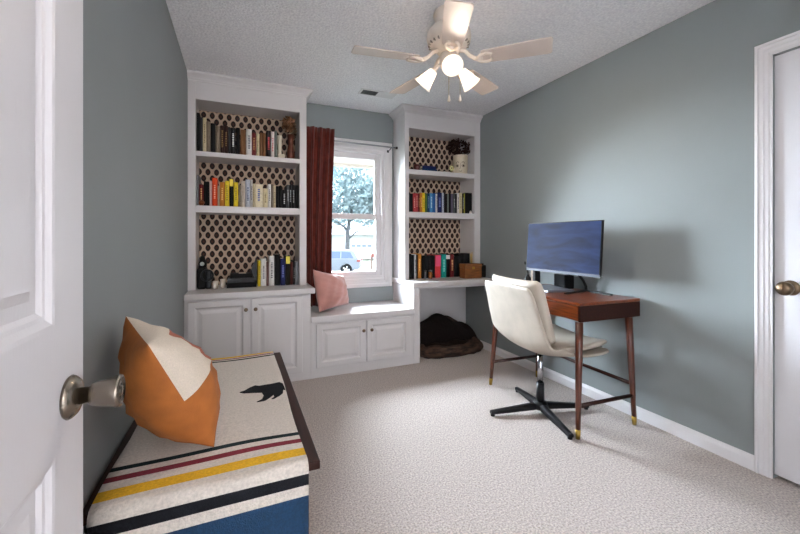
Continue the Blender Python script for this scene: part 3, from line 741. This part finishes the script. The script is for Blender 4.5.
shelf_books([(.058, .017, .245, 'grey'), (.076, .031, .169, 'dred'), (.108, .016, .195, 'black'), (.125, .023, .193, 'black'), (.149, .017, .202, 'pinkwhite'), (.167, .039, .228, 'redorange'), (.207, .015, .166, 'beige'), (.223, .037, .197, 'orange'),
             (.261, .032, .207, 'yellow'), (.294, .031, .231, 'yellowblack'), (.326, .034, .201, 'yellow'), (.361, .021, .180, 'greytan'), (.383, .032, .216, 'tanwhite'), (.416, .037, .228, 'whiteblue'), (.455, .017, .231, 'white'), (.473, .014, .197, 'cream'),
             (.488, .063, .194, 'creamtext'), (.552, .039, .161, 'cream'), (.592, .024, .199, 'white'), (.617, .019, .200, 'greytan'), (.637, .018, .191, 'cream'), (.656, .023, .187, 'black'), (.680, .028, .188, 'black'), (.709, .033, .158, 'blacktext'),
             (.743, .022, .202, 'darkgrey'), (.766, .022, .203, 'dark'), (.789, .026, .205, 'dark'), (.816, .030, .204, 'black')], 3.35, SL2, "on the left bookcase's middle shelf", 'books on the middle left shelf', 2)
shelf_books([(.513, .021, .217, 'yellow'), (.537, .042, .233, 'white'), (.580, .019, .205, 'redgrey'), (.602, .043, .252, 'white'), (.647, .045, .268, 'black'), (.695, .039, .230, 'navy'), (.737, .038, .256, 'blackyellow'), (.776, .022, .198, 'redbrown'),
             (.799, .017, .210, 'dark'), (.817, .029, .202, 'grey')], 3.36, HC, 'in the row on the left countertop', 'upright books on the left countertop', 3)
shelf_books([(1.911, .038, .181, 'black'), (1.952, .028, .187, 'red'), (1.981, .025, .188, 'red'), (2.007, .020, .189, 'dred'), (2.028, .028, .192, 'orange'), (2.057, .03, .196, 'yellow'), (2.089, .019, .188, 'green'), (2.109, .029, .194, 'dblue'),
             (2.139, .028, .196, 'lblue'), (2.168, .038, .197, 'blue'), (2.207, .017, .194, 'white'), (2.225, .056, .207, 'navy'), (2.283, .022, .207, 'whiteblue'), (2.306, .034, .199, 'black'), (2.341, .022, .200, 'greygreen'), (2.364, .023, .201, 'black'),
             (2.388, .023, .202, 'greypurple'), (2.412, .025, .203, 'darkgrey'), (2.438, .025, .205, 'black'), (2.464, .025, .214, 'white'), (2.490, .034, .217, 'cream'), (2.525, .018, .213, 'dark'), (2.544, .015, .214, 'yellowgreen'), (2.560, .083, .220, 'black')],
            3.35, 1.412, "on the right bookcase's middle shelf", 'books on the right bookcase shelf', 4)
shelf_books([(1.918, .026, .249, 'black'), (1.946, .026, .238, 'black'), (1.975, .020, .243, 'white'), (1.997, .015, .238, 'black'), (2.013, .040, .248, 'orange'), (2.055, .046, .228, 'black'), (2.103, .053, .224, 'black'), (2.158, .052, .229, 'black'),
             (2.212, .064, .233, 'redpink'), (2.279, .057, .237, 'teal'), (2.338, .048, .242, 'blackwhite'), (2.388, .042, .236, 'dred'), (2.432, .058, .218, 'black'), (2.492, .063, .239, 'black'), (2.557, .067, .244, 'black')],
            3.365, HC, 'on the right counter', 'books on the right counter', 5)

# top-left shelf ornaments
bo = MB(); P0 = Vector((.688, 3.36, SL1 + .001))
bo.lathe([(0, 0), (.016, 0), (.017, .03), (.0165, .08), (.02, .13), (.021, .185), (.019, .185), (.0, .17)], 20, Matrix.Translation(P0 + Vector((0, .02, .012)))); bo.box((P0.x - .018, P0.y - .005, P0.z), (P0.x + .042, P0.y + .038, P0.z + .04), .014, seg=4)
tag(obj('boot_ornament', bo, mat('ivory_ceramic', '#CFC6B4', .5)), 'ivory boot ornament at the right end of the top left books', 'ornament')
fv = thing('flower_vase', 'copper vase with dried brown hydrangea at the top left shelf end', 'vase', (.783, 3.40, SL1))
m_ = MB(); m_.lathe([(0, .001), (.032, .001), (.036, .03), (.03, .09), (.022, .13), (.024, .17), (.034, .22), (.03, .22), (.018, .17), (0, .16)], 22, Matrix.Translation((.783, 3.40, SL1))); obj('vase', m_, mat('copper_glaze', '#5E3020', .35, .4, var=.3, scale=20), fv)
def petals(center, rad, n, size, seed, sc=(1, 1, 1)):
    rnd = random.Random(seed); mb = MB()
    for _ in range(n):
        d = Vector((rnd.gauss(0, 1), rnd.gauss(0, 1), rnd.gauss(0, 1))).normalized() * rad * rnd.uniform(.55, 1)
        p = Vector(center) + Vector((d.x * sc[0], d.y * sc[1], d.z * sc[2]))
        q = Vector((rnd.gauss(0, 1), rnd.gauss(0, 1), rnd.gauss(0, 1))).normalized(); a = q.orthogonal().normalized() * size * rnd.uniform(.6, 1.2); b_ = q.cross(a)
        vs_ = [mb.b.verts.new(p + v) for v in (-a, -b_ * .7 + q * size * .2, a, b_ * .7 + q * size * .2)]
        f_ = mb.b.faces.new(vs_); f_.smooth = True
    return mb
obj('hydrangea', petals((.765, 3.405, SL1 + .315), .072, 260, .017, 1, (.8, .8, 1)), mat('dried_petal', '#7A5236', .8, var=.4, scale=50), fv)
obj('dried_stems', petals((.815, 3.44, SL1 + .28), .08, 120, .013, 2, (.3, .9, 1)), mat('dried_stem', '#6A5A48', .8, var=.5, scale=40), fv)
m_ = MB(); m_.sphere((.095, 3.335, SL2 + .0225), .0215, 16); tag(obj('ball_ornament', m_, mat('copper_ball', '#7A4020', .35, .3)), 'small copper ball before the dark red book, middle left shelf', 'ornament')
# left countertop ornaments
bag = thing('camera_bag', 'black bag with a round white badge on the left countertop', 'bag', (.115, 3.42, HC))
m_ = MB(); m_.box((.06, 3.355, HC + .001), (.128, 3.50, HC + .17), .02, seg=4); m_.lathe([(0, .17), (.03, .17), (.032, .2), (.02, .235), (.016, .262), (0, .264)], 18, Matrix.Translation((.095, 3.43, HC))); obj('body', m_, mat('black_nylon', '#0E0F10', .6), bag)
m_ = MB(); m_.lathe([(0, 0), (.016, 0), (.016, .003), (0, .0032)], 22, axis_matrix((.094, 3.40, HC + .2), (0, -1, 0))); obj('badge', m_, mat('badge_white', '#B8BEBA', .4), bag)
m_ = MB(); m_.lathe([(.036, -.01), (.046, -.01), (.05, .0), (.046, .01), (.036, .01), (.036, -.01)], 24, axis_matrix((.135, 3.335, HC + .112), (.3, -1, .1)), caps=False); m_.box((.12, 3.345, HC + .001), (.165, 3.39, HC + .15), .018, seg=4); obj('lens_ring', m_, mat('dark_lens', '#22262A', .3), bag)
for i, (x, y, h_, lb) in enumerate(((.192, 3.36, .062, 'small white candle cup beside the black bag on the countertop'), (.245, 3.40, .072, 'small white candle cup beside the stacked black books'))):
    c = thing('candle_cup', lb, 'cup', (x, y, HC), group=None)
    m_ = MB(); m_.lathe([(0, .001), (.017, .001), (.02, .01), (.02, h_), (.017, h_), (.017, h_ * .8), (0, h_ * .8)], 20, Matrix.Translation((x, y, HC))); obj('cup', m_, mat('white_china', '#D2C8BC', .35), c)
    m_ = MB(); m_.tube([(x, y, HC + h_ * .8), (x, y, HC + h_ * .95)], .0012, 6); obj('wick', m_, M_black, c)
def flat_book(x0, y0, x1, y1, z, t, ck, label, group, rz=0):
    bt = thing('book', label, 'book', ((x0 + x1) / 2, (y0 + y1) / 2, z), rz, group); hx, hy = (x1 - x0) / 2, (y1 - y0) / 2
    m_ = MB(); m_.box((-hx, -hy, .0005), (hx, hy, .0035)).box((-hx, -hy, t - .0035), (hx, hy, t - .0003)).box((-hx, -hy, .0035), (hx, -hy + .004, t - .0035)); obj('cover', m_, mat('cover_' + ck, CLR[ck], .6, spec=.18), bt, local=True)
    m_ = MB(); m_.box((-hx + .005, -hy + .0042, .0037), (hx - .005, hy - .005, t - .0037)); obj('pages', m_, M_page, bt, local=True)
g = 'flat books stacked on the left countertop'
flat_book(.275, 3.345, .50, 3.50, HC, .042, 'black', 'black book lying at the bottom of the flat stack on the countertop', g)
flat_book(.28, 3.35, .485, 3.50, HC + .0425, .036, 'dgrey', 'dark grey book in the middle of the flat stack on the countertop', g)
flat_book(.30, 3.36, .47, 3.50, HC + .079, .034, 'black', 'black book on top of the flat stack on the countertop', g)
m_ = MB(); m_.box((.365, 3.38, HC + .1135), (.42, 3.42, HC + .1215), .002); tag(obj('card_box', m_, mat('pale_card', '#C9B8A6', .7)), 'small pale card on top of the stacked black books', 'card')
bk = thing('bookend', 'black triangular bookend left of the yellow book on the countertop', 'bookend', (.49, 3.50, HC))
m_ = MB(); m_.prism([(-.08, 0), (.015, 0), (.015, .25)], 0, .018, Matrix.Translation((.495, 3.525, HC + .001)) @ Matrix.Rotation(R(90), 4, 'X')); obj('plate', m_, M_blackm, bk)
# right top shelf
TR = 1.828
rb_ = thing('trinket_bowl', 'small dark red bowl at the left of the right top shelf', 'bowl', (2.02, 3.42, TR))
m_ = MB(); m_.lathe([(0, .001), (.02, .001), (.026, .01), (.035, .045), (.036, .07), (.033, .07), (.03, .045), (0, .02)], 22, Matrix.Translation((2.02, 3.42, TR))); obj('bowl', m_, mat('dark_red_glaze', '#4E1C18', .4), rb_)
flat_book(2.062, 3.38, 2.235, 3.50, TR, .032, 'dblue', 'dark blue book lying flat under another on the right top shelf', 'flat blue books on the right top shelf')
flat_book(2.07, 3.39, 2.225, 3.50, TR + .0325, .03, 'navy', 'navy book lying on top of the blue book, right top shelf', 'flat blue books on the right top shelf')
for i, (x, y) in enumerate(((2.275, 3.40), (2.325, 3.39), (2.37, 3.385))):
    m_ = MB(); m_.lathe([(0, .001), (.018, .001), (.022, .008), (.018, .016), (.008, .02), (0, .021)], 14, Matrix.Translation((x, y, TR))); tag(obj('shell_ornament', m_, mat('shell_white', '#C9BEB0', .5)), ['white shell nearest the blue books on the right top shelf', 'white shell in the middle of three on the right top shelf', 'white shell nearest the face pot on the right top shelf'][i], 'shell', 'white shells on the right top shelf')
fl = thing('flower_ornament', 'small pale yellow flower ornament beside the face pot', 'ornament', (2.413, 3.40, TR))
m_ = MB(); m_.tube([(2.413, 3.40, TR + .001), (2.413, 3.40, TR + .05)], [.012, .003], 10); obj('stem', m_, mat('olive_stem', '#6A6A40', .6), fl)
m_ = MB()
for k_ in range(6): m_.sphere((2.413 + .018 * math.cos(k_ * 1.047), 3.392, TR + .06 + .018 * math.sin(k_ * 1.047)), .012, 8, sc=(1, .5, 1))
obj('petals', m_, mat('pale_yellow', '#CFC48A', .6), fl)
# face pot
px, py = 2.535, 3.415
fp = thing('face_pot', 'cream flower pot with a drawn face holding dark dried foliage', 'pot', (px, py, TR))
m_ = MB(); m_.lathe([(0, .001), (.068, .001), (.073, .01), (.077, .1), (.078, .195), (.079, .203), (.073, .203), (.071, .19), (0, .185)], 36, Matrix.Translation((px, py, TR))); pot = obj('pot', m_, mat('cream_pot', '#CDBFA8', .5, var=.06, scale=12), fp)
fm = MB(); dirc = Vector((.358 - px, -py, 0)).normalized(); sd_ = Vector((-dirc.y, dirc.x, 0))
def on_pot(a, z): 
    v = Matrix.Rotation(a, 3, 'Z') @ dirc; return Vector((px, py, TR + z)) + v * .0775
for sgn in (-1, 1):
    eye = [on_pot(sgn * .42 + .2 * math.cos(t) , .085 + .012 * math.sin(t)) for t in [k_ * math.pi / 8 for k_ in range(17)]]; fm.tube(eye, .0016, 6); fm.sphere(on_pot(sgn * .42, .085), .0085, 10)
    fm.tube([on_pot(sgn * (.18 + .09 * k_), .115 + .014 * math.sin(k_ * .75)) for k_ in range(6)], .0022, 6)
fm.tube([on_pot(.06, .11), on_pot(.05, .07), on_pot(-.1, .055), on_pot(-.02, .05)], .0016, 6); fm.tube([on_pot(-.22 + .073 * k_, .032 - .006 * math.sin(k_ * .52)) for k_ in range(7)], .0022, 6)
obj('face_drawing', fm, mat('face_ink', '#3A241C', .6), pot)
obj('foliage', petals((px - .005, py + .01, TR + .29), .115, 420, .017, 4, (1.25, .75, .85)), mat('dried_dark_foliage', '#2A1714', .8, var=.5, scale=40), fp)
# right middle-shelf white trinket, counter trinkets
m_ = MB(); m_.lathe([(0, .001), (.012, .001), (.015, .008), (.009, .016), (.011, .024), (0, .033)], 12, Matrix.Translation((2.61, 3.334, 1.412))); tag(obj('figurine', m_, mat('white_china', '#D2C8BC', .35)), 'tiny white figurine in front of the last black book', 'figurine')
for nm, x, y, h_, c_, lb in (('amber_jar', 2.13, 3.335, .085, '#8A4E1E', 'small amber glass jar in front of the black counter books'), ('drinking_glass', 2.075, 3.335, .085, '#50565A', 'small smoky glass left of the amber jar on the counter')):
    g_ = thing(nm, lb, 'jar' if 'jar' in nm else 'glass', (x, y, HC)); r_ = .019 if 'jar' in nm else .012
    m_ = MB(); m_.lathe([(0, .001), (r_, .001), (r_ * 1.05, .01), (r_ * 1.05, h_ * .8), (r_ * .9, h_ * .82), (r_ * .8, h_ * .82), (r_ * .8, .006), (0, .006)], 18, Matrix.Translation((x, y, HC))); obj('body', m_, mat(nm + '_glass', c_, .15, coat=.5), g_)
    m_ = MB(); m_.lathe([(0, h_ * .825), (r_ * .95, h_ * .825), (r_ * .95, h_), (0, h_)], 18, Matrix.Translation((x, y, HC))); obj('lid' if 'jar' in nm else 'rim', m_, mat(nm + '_lid', '#3A3632', .4), g_)
wbx = thing('wooden_box', 'brown wooden box standing on the right end of the counter', 'box', (2.535, 3.22, HC))
m_ = MB(); m_.box((2.437, 3.17, HC + .001), (2.632, 3.275, HC + .108), .003); obj('body', m_, mat('box_wood', '#7A4A22', .5, var=.4, scale=12, stretch=(1, 8, 8)), wbx)
m_ = MB(); m_.box((2.435, 3.168, HC + .1085), (2.634, 3.277, HC + .148), .003); obj('lid', m_, mat('box_wood_lid', '#754620', .5, var=.4, scale=12, stretch=(1, 8, 8)), wbx)
m_ = MB(); m_.box((2.52, 3.163, HC + .095), (2.545, 3.1685, HC + .12), .001); obj('clasp', m_, M_brass, wbx)
cn = thing('pencil_bundle', 'yellow pencils standing in a cup behind the wooden box', 'pencils', (2.60, 3.30, HC))
m_ = MB(); m_.lathe([(0, .001), (.02, .001), (.021, .1), (.018, .1), (.018, .005), (0, .005)], 16, Matrix.Translation((2.60, 3.301, HC))); obj('cup', m_, M_black, cn)
for dx, dy, h_ in ((-.006, 0, .25), (.005, .004, .265), (.0, -.006, .24)):
    m_ = MB(); m_.tube([(2.60 + dx, 3.301 + dy, HC + .008), (2.60 + dx * 1.6, 3.301 + dy, HC + h_ - .012), (2.60 + dx * 1.6, 3.301 + dy, HC + h_)], [.0035, .0035, .0006], 6); obj('pencil', m_, mat('pencil_yellow', '#C9A22A', .5), cn)
m_ = MB(); m_.box((2.642, 3.19, HC + .001), (2.705, 3.26, HC + .13), .012, seg=3); m_.lathe([(0, .13), (.02, .13), (.018, .145), (0, .146)], 14, Matrix.Translation((2.674, 3.225, HC))); tag(obj('tin', m_, mat('black_tin', '#141414', .4)), 'black tin squeezed between the wooden box and the right wall', 'tin')

# ------------------------------------------------------------------ pet bed in the kneehole
pb = thing('pet_bed', 'dark brown furry pet bed in the open kneehole', 'pet bed', (2.31, 3.33, 0))
M_fur = mat('brown_fur', '#1C110D', .95, var=.7, scale=45, bump=.8, bscale=60)
M_fur2 = mat('mottled_fur', '#38261B', .95, var=.85, scale=24, bump=.9, bscale=60, stretch=(.6, 1, 2))
def lumpy(rows_fn, n, m, cv=False, cu=False):
    mb = MB(); mb.grid([[rows_fn(i / n, j / m) for j in range(m if cv else m + 1)] for i in range(n if cu else n + 1)], cv=cv, cu=cu); return mb
def rim(s_, t_):
    a = 2 * math.pi * s_; b_ = 2 * math.pi * t_
    rx, ry = .315, .17; back = max(0, math.sin(a))
    R0 = .058 + .03 * back + .006 * math.sin(5 * a) ; hz = R0 * (1 + .75 * back)
    ex, ey = math.copysign(abs(math.cos(a)) ** .6, math.cos(a)), math.copysign(abs(math.sin(a)) ** .6, math.sin(a))
    nx_, ny_ = ex, ey; l_ = math.hypot(nx_, ny_) or 1
    rr = R0 * math.cos(b_) + .004 * math.sin(17 * a + 3 * b_)
    return (2.318 + ex * rx + nx_ / l_ * rr, 3.315 + ey * ry + ny_ / l_ * rr, hz + .002 + hz * math.sin(b_) + .003 * math.sin(13 * a + 5 * b_))
m_ = lumpy(rim, 80, 20, True, True); obj('bolster', m_, M_fur2, pb)
def cush(s_, t_):
    x, y = -1 + 2 * s_, -1 + 2 * t_; h_ = ((1 - x ** 4) * (1 - y ** 4)) ** .5
    return (2.318 + x * .29, 3.325 + y * .16, .03 + .075 * h_ + .012 * math.sin(7 * x + 3 * y) * h_)
m_ = lumpy(cush, 30, 20); obj('cushion', m_, M_fur, pb)
def thr(s_, t_):  # blanket heaped at the back of the bed
    x, y = -1 + 2 * s_, -1 + 2 * t_; h_ = ((1 - abs(x) ** 2.5) * (1 - abs(y) ** 2.5)) ** .5
    return (2.31 + x * .375, 3.445 + y * .14, .10 + .22 * h_ * (1 - .18 * x) * (1 + .15 * math.sin(6 * x + 2)) + .012 * math.sin(15 * x + 9 * y) * h_)
m_ = lumpy(thr, 40, 22); obj('heaped_throw', m_, mat('black_fur', '#120B0A', .95, var=.6, scale=40, bump=.6, bscale=50), pb)

# ------------------------------------------------------------------ outdoors
GZ = -1.34
def vdir(): return Vector((math.sin(.408), math.cos(.408), 0)), Vector((math.cos(.408), -math.sin(.408), 0))
VF, VR = vdir()
def at(d, u, z=GZ): return Vector((.358, 0, 0)) + VF * d + VR * ((u - 400) / 375.05 * d) + Vector((0, 0, z))
g_ = MB(); g_.box((-60, YB + .6, GZ - .2), (80, 140, GZ - .02)); struct('ground_lawn', g_, mat('lawn', '#474D40', .95, var=.25, scale=3))
rdm = MB(); p = at(27, 340, GZ); MX = Matrix.Translation(p) @ Matrix.Rotation(-.408, 4, 'Z'); rdm.box((-30, -3.0, -.02), (30, 3.2, .0), M=MX); struct('ground_street', rdm, mat('asphalt', '#4E5056', .9, var=.1, scale=4))
ev = MB(); ev.box((-.4, YB + T + .002, 2.03), (3.2, 4.32, 2.07)).box((-.4, 4.30, 2.0), (3.2, 4.36, 2.14)); struct('trim_3', ev, mat('eave_paint', '#A2968A', .6))
# parked car, rear to the right
cr = thing('car', 'silver sport utility car parked across the street outside the window', 'car')
p = at(26, 361.2); cr.location = p; cr.rotation_euler = (0, 0, math.pi - .408)     # local +x points to the car's front (left in the view)
M_sil = mat('silver_paint', '#7E8694', .4, .1); M_cgl = mat('car_glass', '#5A6C8C', .1)
CWD = 1.84; SM = Matrix.Rotation(R(90), 4, 'X')
def side(poly, y0, y1, mb, mi=0): mb.prism(poly, -y1, -y0, SM, mi)
def arch(cx_, r_): return [(cx_ + r_ * math.cos(t), .36 + r_ * math.sin(t)) for t in [math.pi * k_ / 10 for k_ in range(11)]]
low = [(.08, .42), (.0, .55), (.03, .95), (.1, 1.05), (3.15, 1.08), (4.2, .98), (4.55, .8), (4.62, .5), (4.5, .3)] + [(3.75 + .41 * math.cos(t), .36 + .41 * math.sin(t)) for t in [math.pi * k_ / 10 for k_ in range(11)]] + [(3.3, .28), (1.4, .28)] + [(.92 + .41 * math.cos(t), .36 + .41 * math.sin(t)) for t in [math.pi * k_ / 10 for k_ in range(11)]] + [(.45, .34)]
m_ = MB(); side(low, -CWD / 2, CWD / 2, m_)
gh = [(.14, 1.04), (.5, 1.6), (1.0, 1.66), (2.2, 1.65), (3.1, 1.08)]
def green(inset, o=0): return [Vector((x, s_ * (CWD / 2 - .05 - .16 * (z - 1.04) / .6), z)) for s_ in (-1, 1) for x, z in gh]
n_ = len(gh); gv = [m_.b.verts.new(v) for v in green(0)]
for i in range(n_): 
    j = (i + 1) % n_
    m_.b.faces.new((gv[i], gv[j], gv[n_ + j], gv[n_ + i]))
m_.b.faces.new(gv[:n_]); m_.b.faces.new(gv[n_:])
obj('body', m_, M_sil, cr, local=True)
for poly in ([(.42, 1.12), (.66, 1.52), (1.25, 1.56), (1.25, 1.12)], [(1.33, 1.12), (1.33, 1.56), (2.12, 1.55), (2.12, 1.12)], [(2.18, 1.12), (2.18, 1.54), (2.9, 1.12)]):
    m_ = MB(); k_ = .16 / .6
    for s_ in (-1, 1):
        v0 = [m_.b.verts.new((x, s_ * (CWD / 2 - .05 - k_ * (z - 1.04) + .006), z)) for x, z in poly]; m_.b.faces.new(v0)
        v1 = [m_.b.verts.new((x, s_ * (CWD / 2 - .05 - k_ * (z - 1.04) - .006), z)) for x, z in poly]; m_.b.faces.new(v1)
    obj('window', m_, M_cgl, cr, local=True)
for cx_ in (.92, 3.75):
    for s_ in (-1, 1):
        A = axis_matrix((cx_, s_ * (CWD / 2 - .21), .36), (0, s_, 0)); m_ = MB(); m_.lathe([(0, 0), (.34, 0), (.36, .03), (.36, .18), (.34, .21), (.25, .215), (.24, .19), (0, .19)], 28, A); wh = obj('wheel', m_, mat('tyre', '#1E2024', .8), cr, local=True)
        m_ = MB(); m_.lathe([(0, .192), (.07, .192), (.07, .21), (0, .212)], 16, A)
        for q in range(5): m_.box((.04, -.045, .195), (.235, .045, .208), M=A @ Matrix.Rotation(q * 2 * math.pi / 5, 4, 'Z'))
        obj('wheel_rim', m_, mat('alloy', '#D8DADE', .3, .5), wh, local=True)
m_ = MB()
for s_ in (-1, 1): m_.box((-.01, s_ * .62 - .13 if s_ < 0 else .62 - .1, .88), (.2, s_ * .62 + .1 if s_ < 0 else .62 + .13 + .18, 1.02), .02) if s_ > 0 else m_.box((-.01, -.93, .88), (.2, -.52, 1.02), .02)
obj('tail_light', m_, mat('tail_red', '#8A2420', .3), cr, local=True)
# house across the street with a garage
hs = thing('house', 'white house with a wide garage door across the street', 'house'); hs.location = at(44, 361, GZ); hs.rotation_euler = (0, 0, -.408)
M_sid = mat('white_siding', '#C4C4C4', .7); M_roof = mat('grey_shingle', '#8C8F96', .9, var=.2, scale=3)
m_ = MB(); m_.box((-8, 0, 0), (2.6, 7, 2.9)); obj('wall', m_, M_sid, hs, local=True)
m_ = MB(); m_.prism([(-.5, 2.88), (3.5, 5.0), (7.5, 2.88)], -8.4, 3.0, Matrix(((0, 0, 1, 0), (1, 0, 0, 0), (0, 1, 0, 0), (0, 0, 0, 1)))); obj('roof', m_, M_roof, hs, local=True)
m_ = MB(); m_.box((-1.25, -.06, 0), (1.35, -.001, 2.3))
for k_ in range(1, 4): m_.box((-1.25, -.068, .55 * k_ - .008), (1.35, -.06, .55 * k_ + .008))
gd = obj('garage_door', m_, mat('garage_white', '#CCCCCC', .6), hs, local=True)
for k_ in range(4):
    m_ = MB(); m_.box((-1.1 + .62 * k_, -.075, 1.42), (-1.1 + .62 * k_ + .46, -.0605, 1.68)); obj('window', m_, mat('garage_glass', '#7A8898', .3), gd, local=True)
for x in (-7, -5.2):
    m_ = MB(); m_.box((x, -.05, 1.2), (x + 1.2, -.001, 2.4)); obj('window', m_, M_cgl, hs, local=True)
m_ = MB(); m_.box((1.75, -.5, 0), (2.1, -.1, 2.85), .02); obj('porch_post', m_, M_sid, hs, local=True)
mb_ = thing('mailbox', 'small reddish mailbox on a post across the street', 'mailbox', at(30, 371.5))
pm = at(30, 371.5)
m_ = MB(); m_.box((pm.x - .05, pm.y - .05, GZ), (pm.x + .05, pm.y + .05, GZ + .95), .005); obj('post', m_, mat('post_wood', '#6A5448', .8), mb_)
m_ = MB(); m_.box((pm.x - .14, pm.y - .28, GZ + .951), (pm.x + .14, pm.y + .28, GZ + 1.25), .08, seg=4); obj('box', m_, mat('mailbox_red', '#8A4A40', .5), mb_)
# street trees
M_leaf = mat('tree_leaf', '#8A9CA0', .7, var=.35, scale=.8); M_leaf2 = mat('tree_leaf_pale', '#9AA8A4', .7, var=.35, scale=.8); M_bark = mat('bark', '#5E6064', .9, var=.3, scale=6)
def tree(label, base, hgt, blobs, n, size, ml, seed, lean=(0, 0)):
    t = thing('tree', label, 'tree', base, group=None); rnd = random.Random(seed)
    b = Vector(base); topc = b + Vector((lean[0], lean[1], hgt))
    m_ = MB(); m_.tube([b, b.lerp(topc, .3) + Vector((.12, 0, 0)), b.lerp(topc, .6) + Vector((-.05, .1, 0)), topc], [.32, .24, .19, .1], 10)
    for k_ in range(5):
        a = k_ * 1.26 + .4; s0 = b.lerp(topc, .45 + .09 * k_); m_.tube([s0, s0 + Vector((math.cos(a) * .9, math.sin(a) * .9, .7)), s0 + Vector((math.cos(a) * 2.0, math.sin(a) * 2.0, 1.2))], [.1, .07, .03], 6)
    obj('trunk', m_, M_bark, t)
    m_ = MB()
    for _ in range(n):
        cx_, cy_, cz_, r_ = rnd.choice(blobs)
        d = Vector((rnd.gauss(0, 1), rnd.gauss(0, 1), rnd.gauss(0, .8))); d = d.normalized() * r_ * rnd.random() ** .45
        p = b + Vector((cx_, cy_, cz_)) + d; q = Vector((rnd.gauss(0, 1), rnd.gauss(0, 1), rnd.gauss(0, 1))).normalized(); a = q.orthogonal().normalized() * size * rnd.uniform(.6, 1.3); c_ = q.cross(a) * .6
        m_.b.faces.new([m_.b.verts.new(p + v) for v in (-a, -c_, a, c_)])
    obj('foliage', m_, ml, t)
bt = at(33, 343)
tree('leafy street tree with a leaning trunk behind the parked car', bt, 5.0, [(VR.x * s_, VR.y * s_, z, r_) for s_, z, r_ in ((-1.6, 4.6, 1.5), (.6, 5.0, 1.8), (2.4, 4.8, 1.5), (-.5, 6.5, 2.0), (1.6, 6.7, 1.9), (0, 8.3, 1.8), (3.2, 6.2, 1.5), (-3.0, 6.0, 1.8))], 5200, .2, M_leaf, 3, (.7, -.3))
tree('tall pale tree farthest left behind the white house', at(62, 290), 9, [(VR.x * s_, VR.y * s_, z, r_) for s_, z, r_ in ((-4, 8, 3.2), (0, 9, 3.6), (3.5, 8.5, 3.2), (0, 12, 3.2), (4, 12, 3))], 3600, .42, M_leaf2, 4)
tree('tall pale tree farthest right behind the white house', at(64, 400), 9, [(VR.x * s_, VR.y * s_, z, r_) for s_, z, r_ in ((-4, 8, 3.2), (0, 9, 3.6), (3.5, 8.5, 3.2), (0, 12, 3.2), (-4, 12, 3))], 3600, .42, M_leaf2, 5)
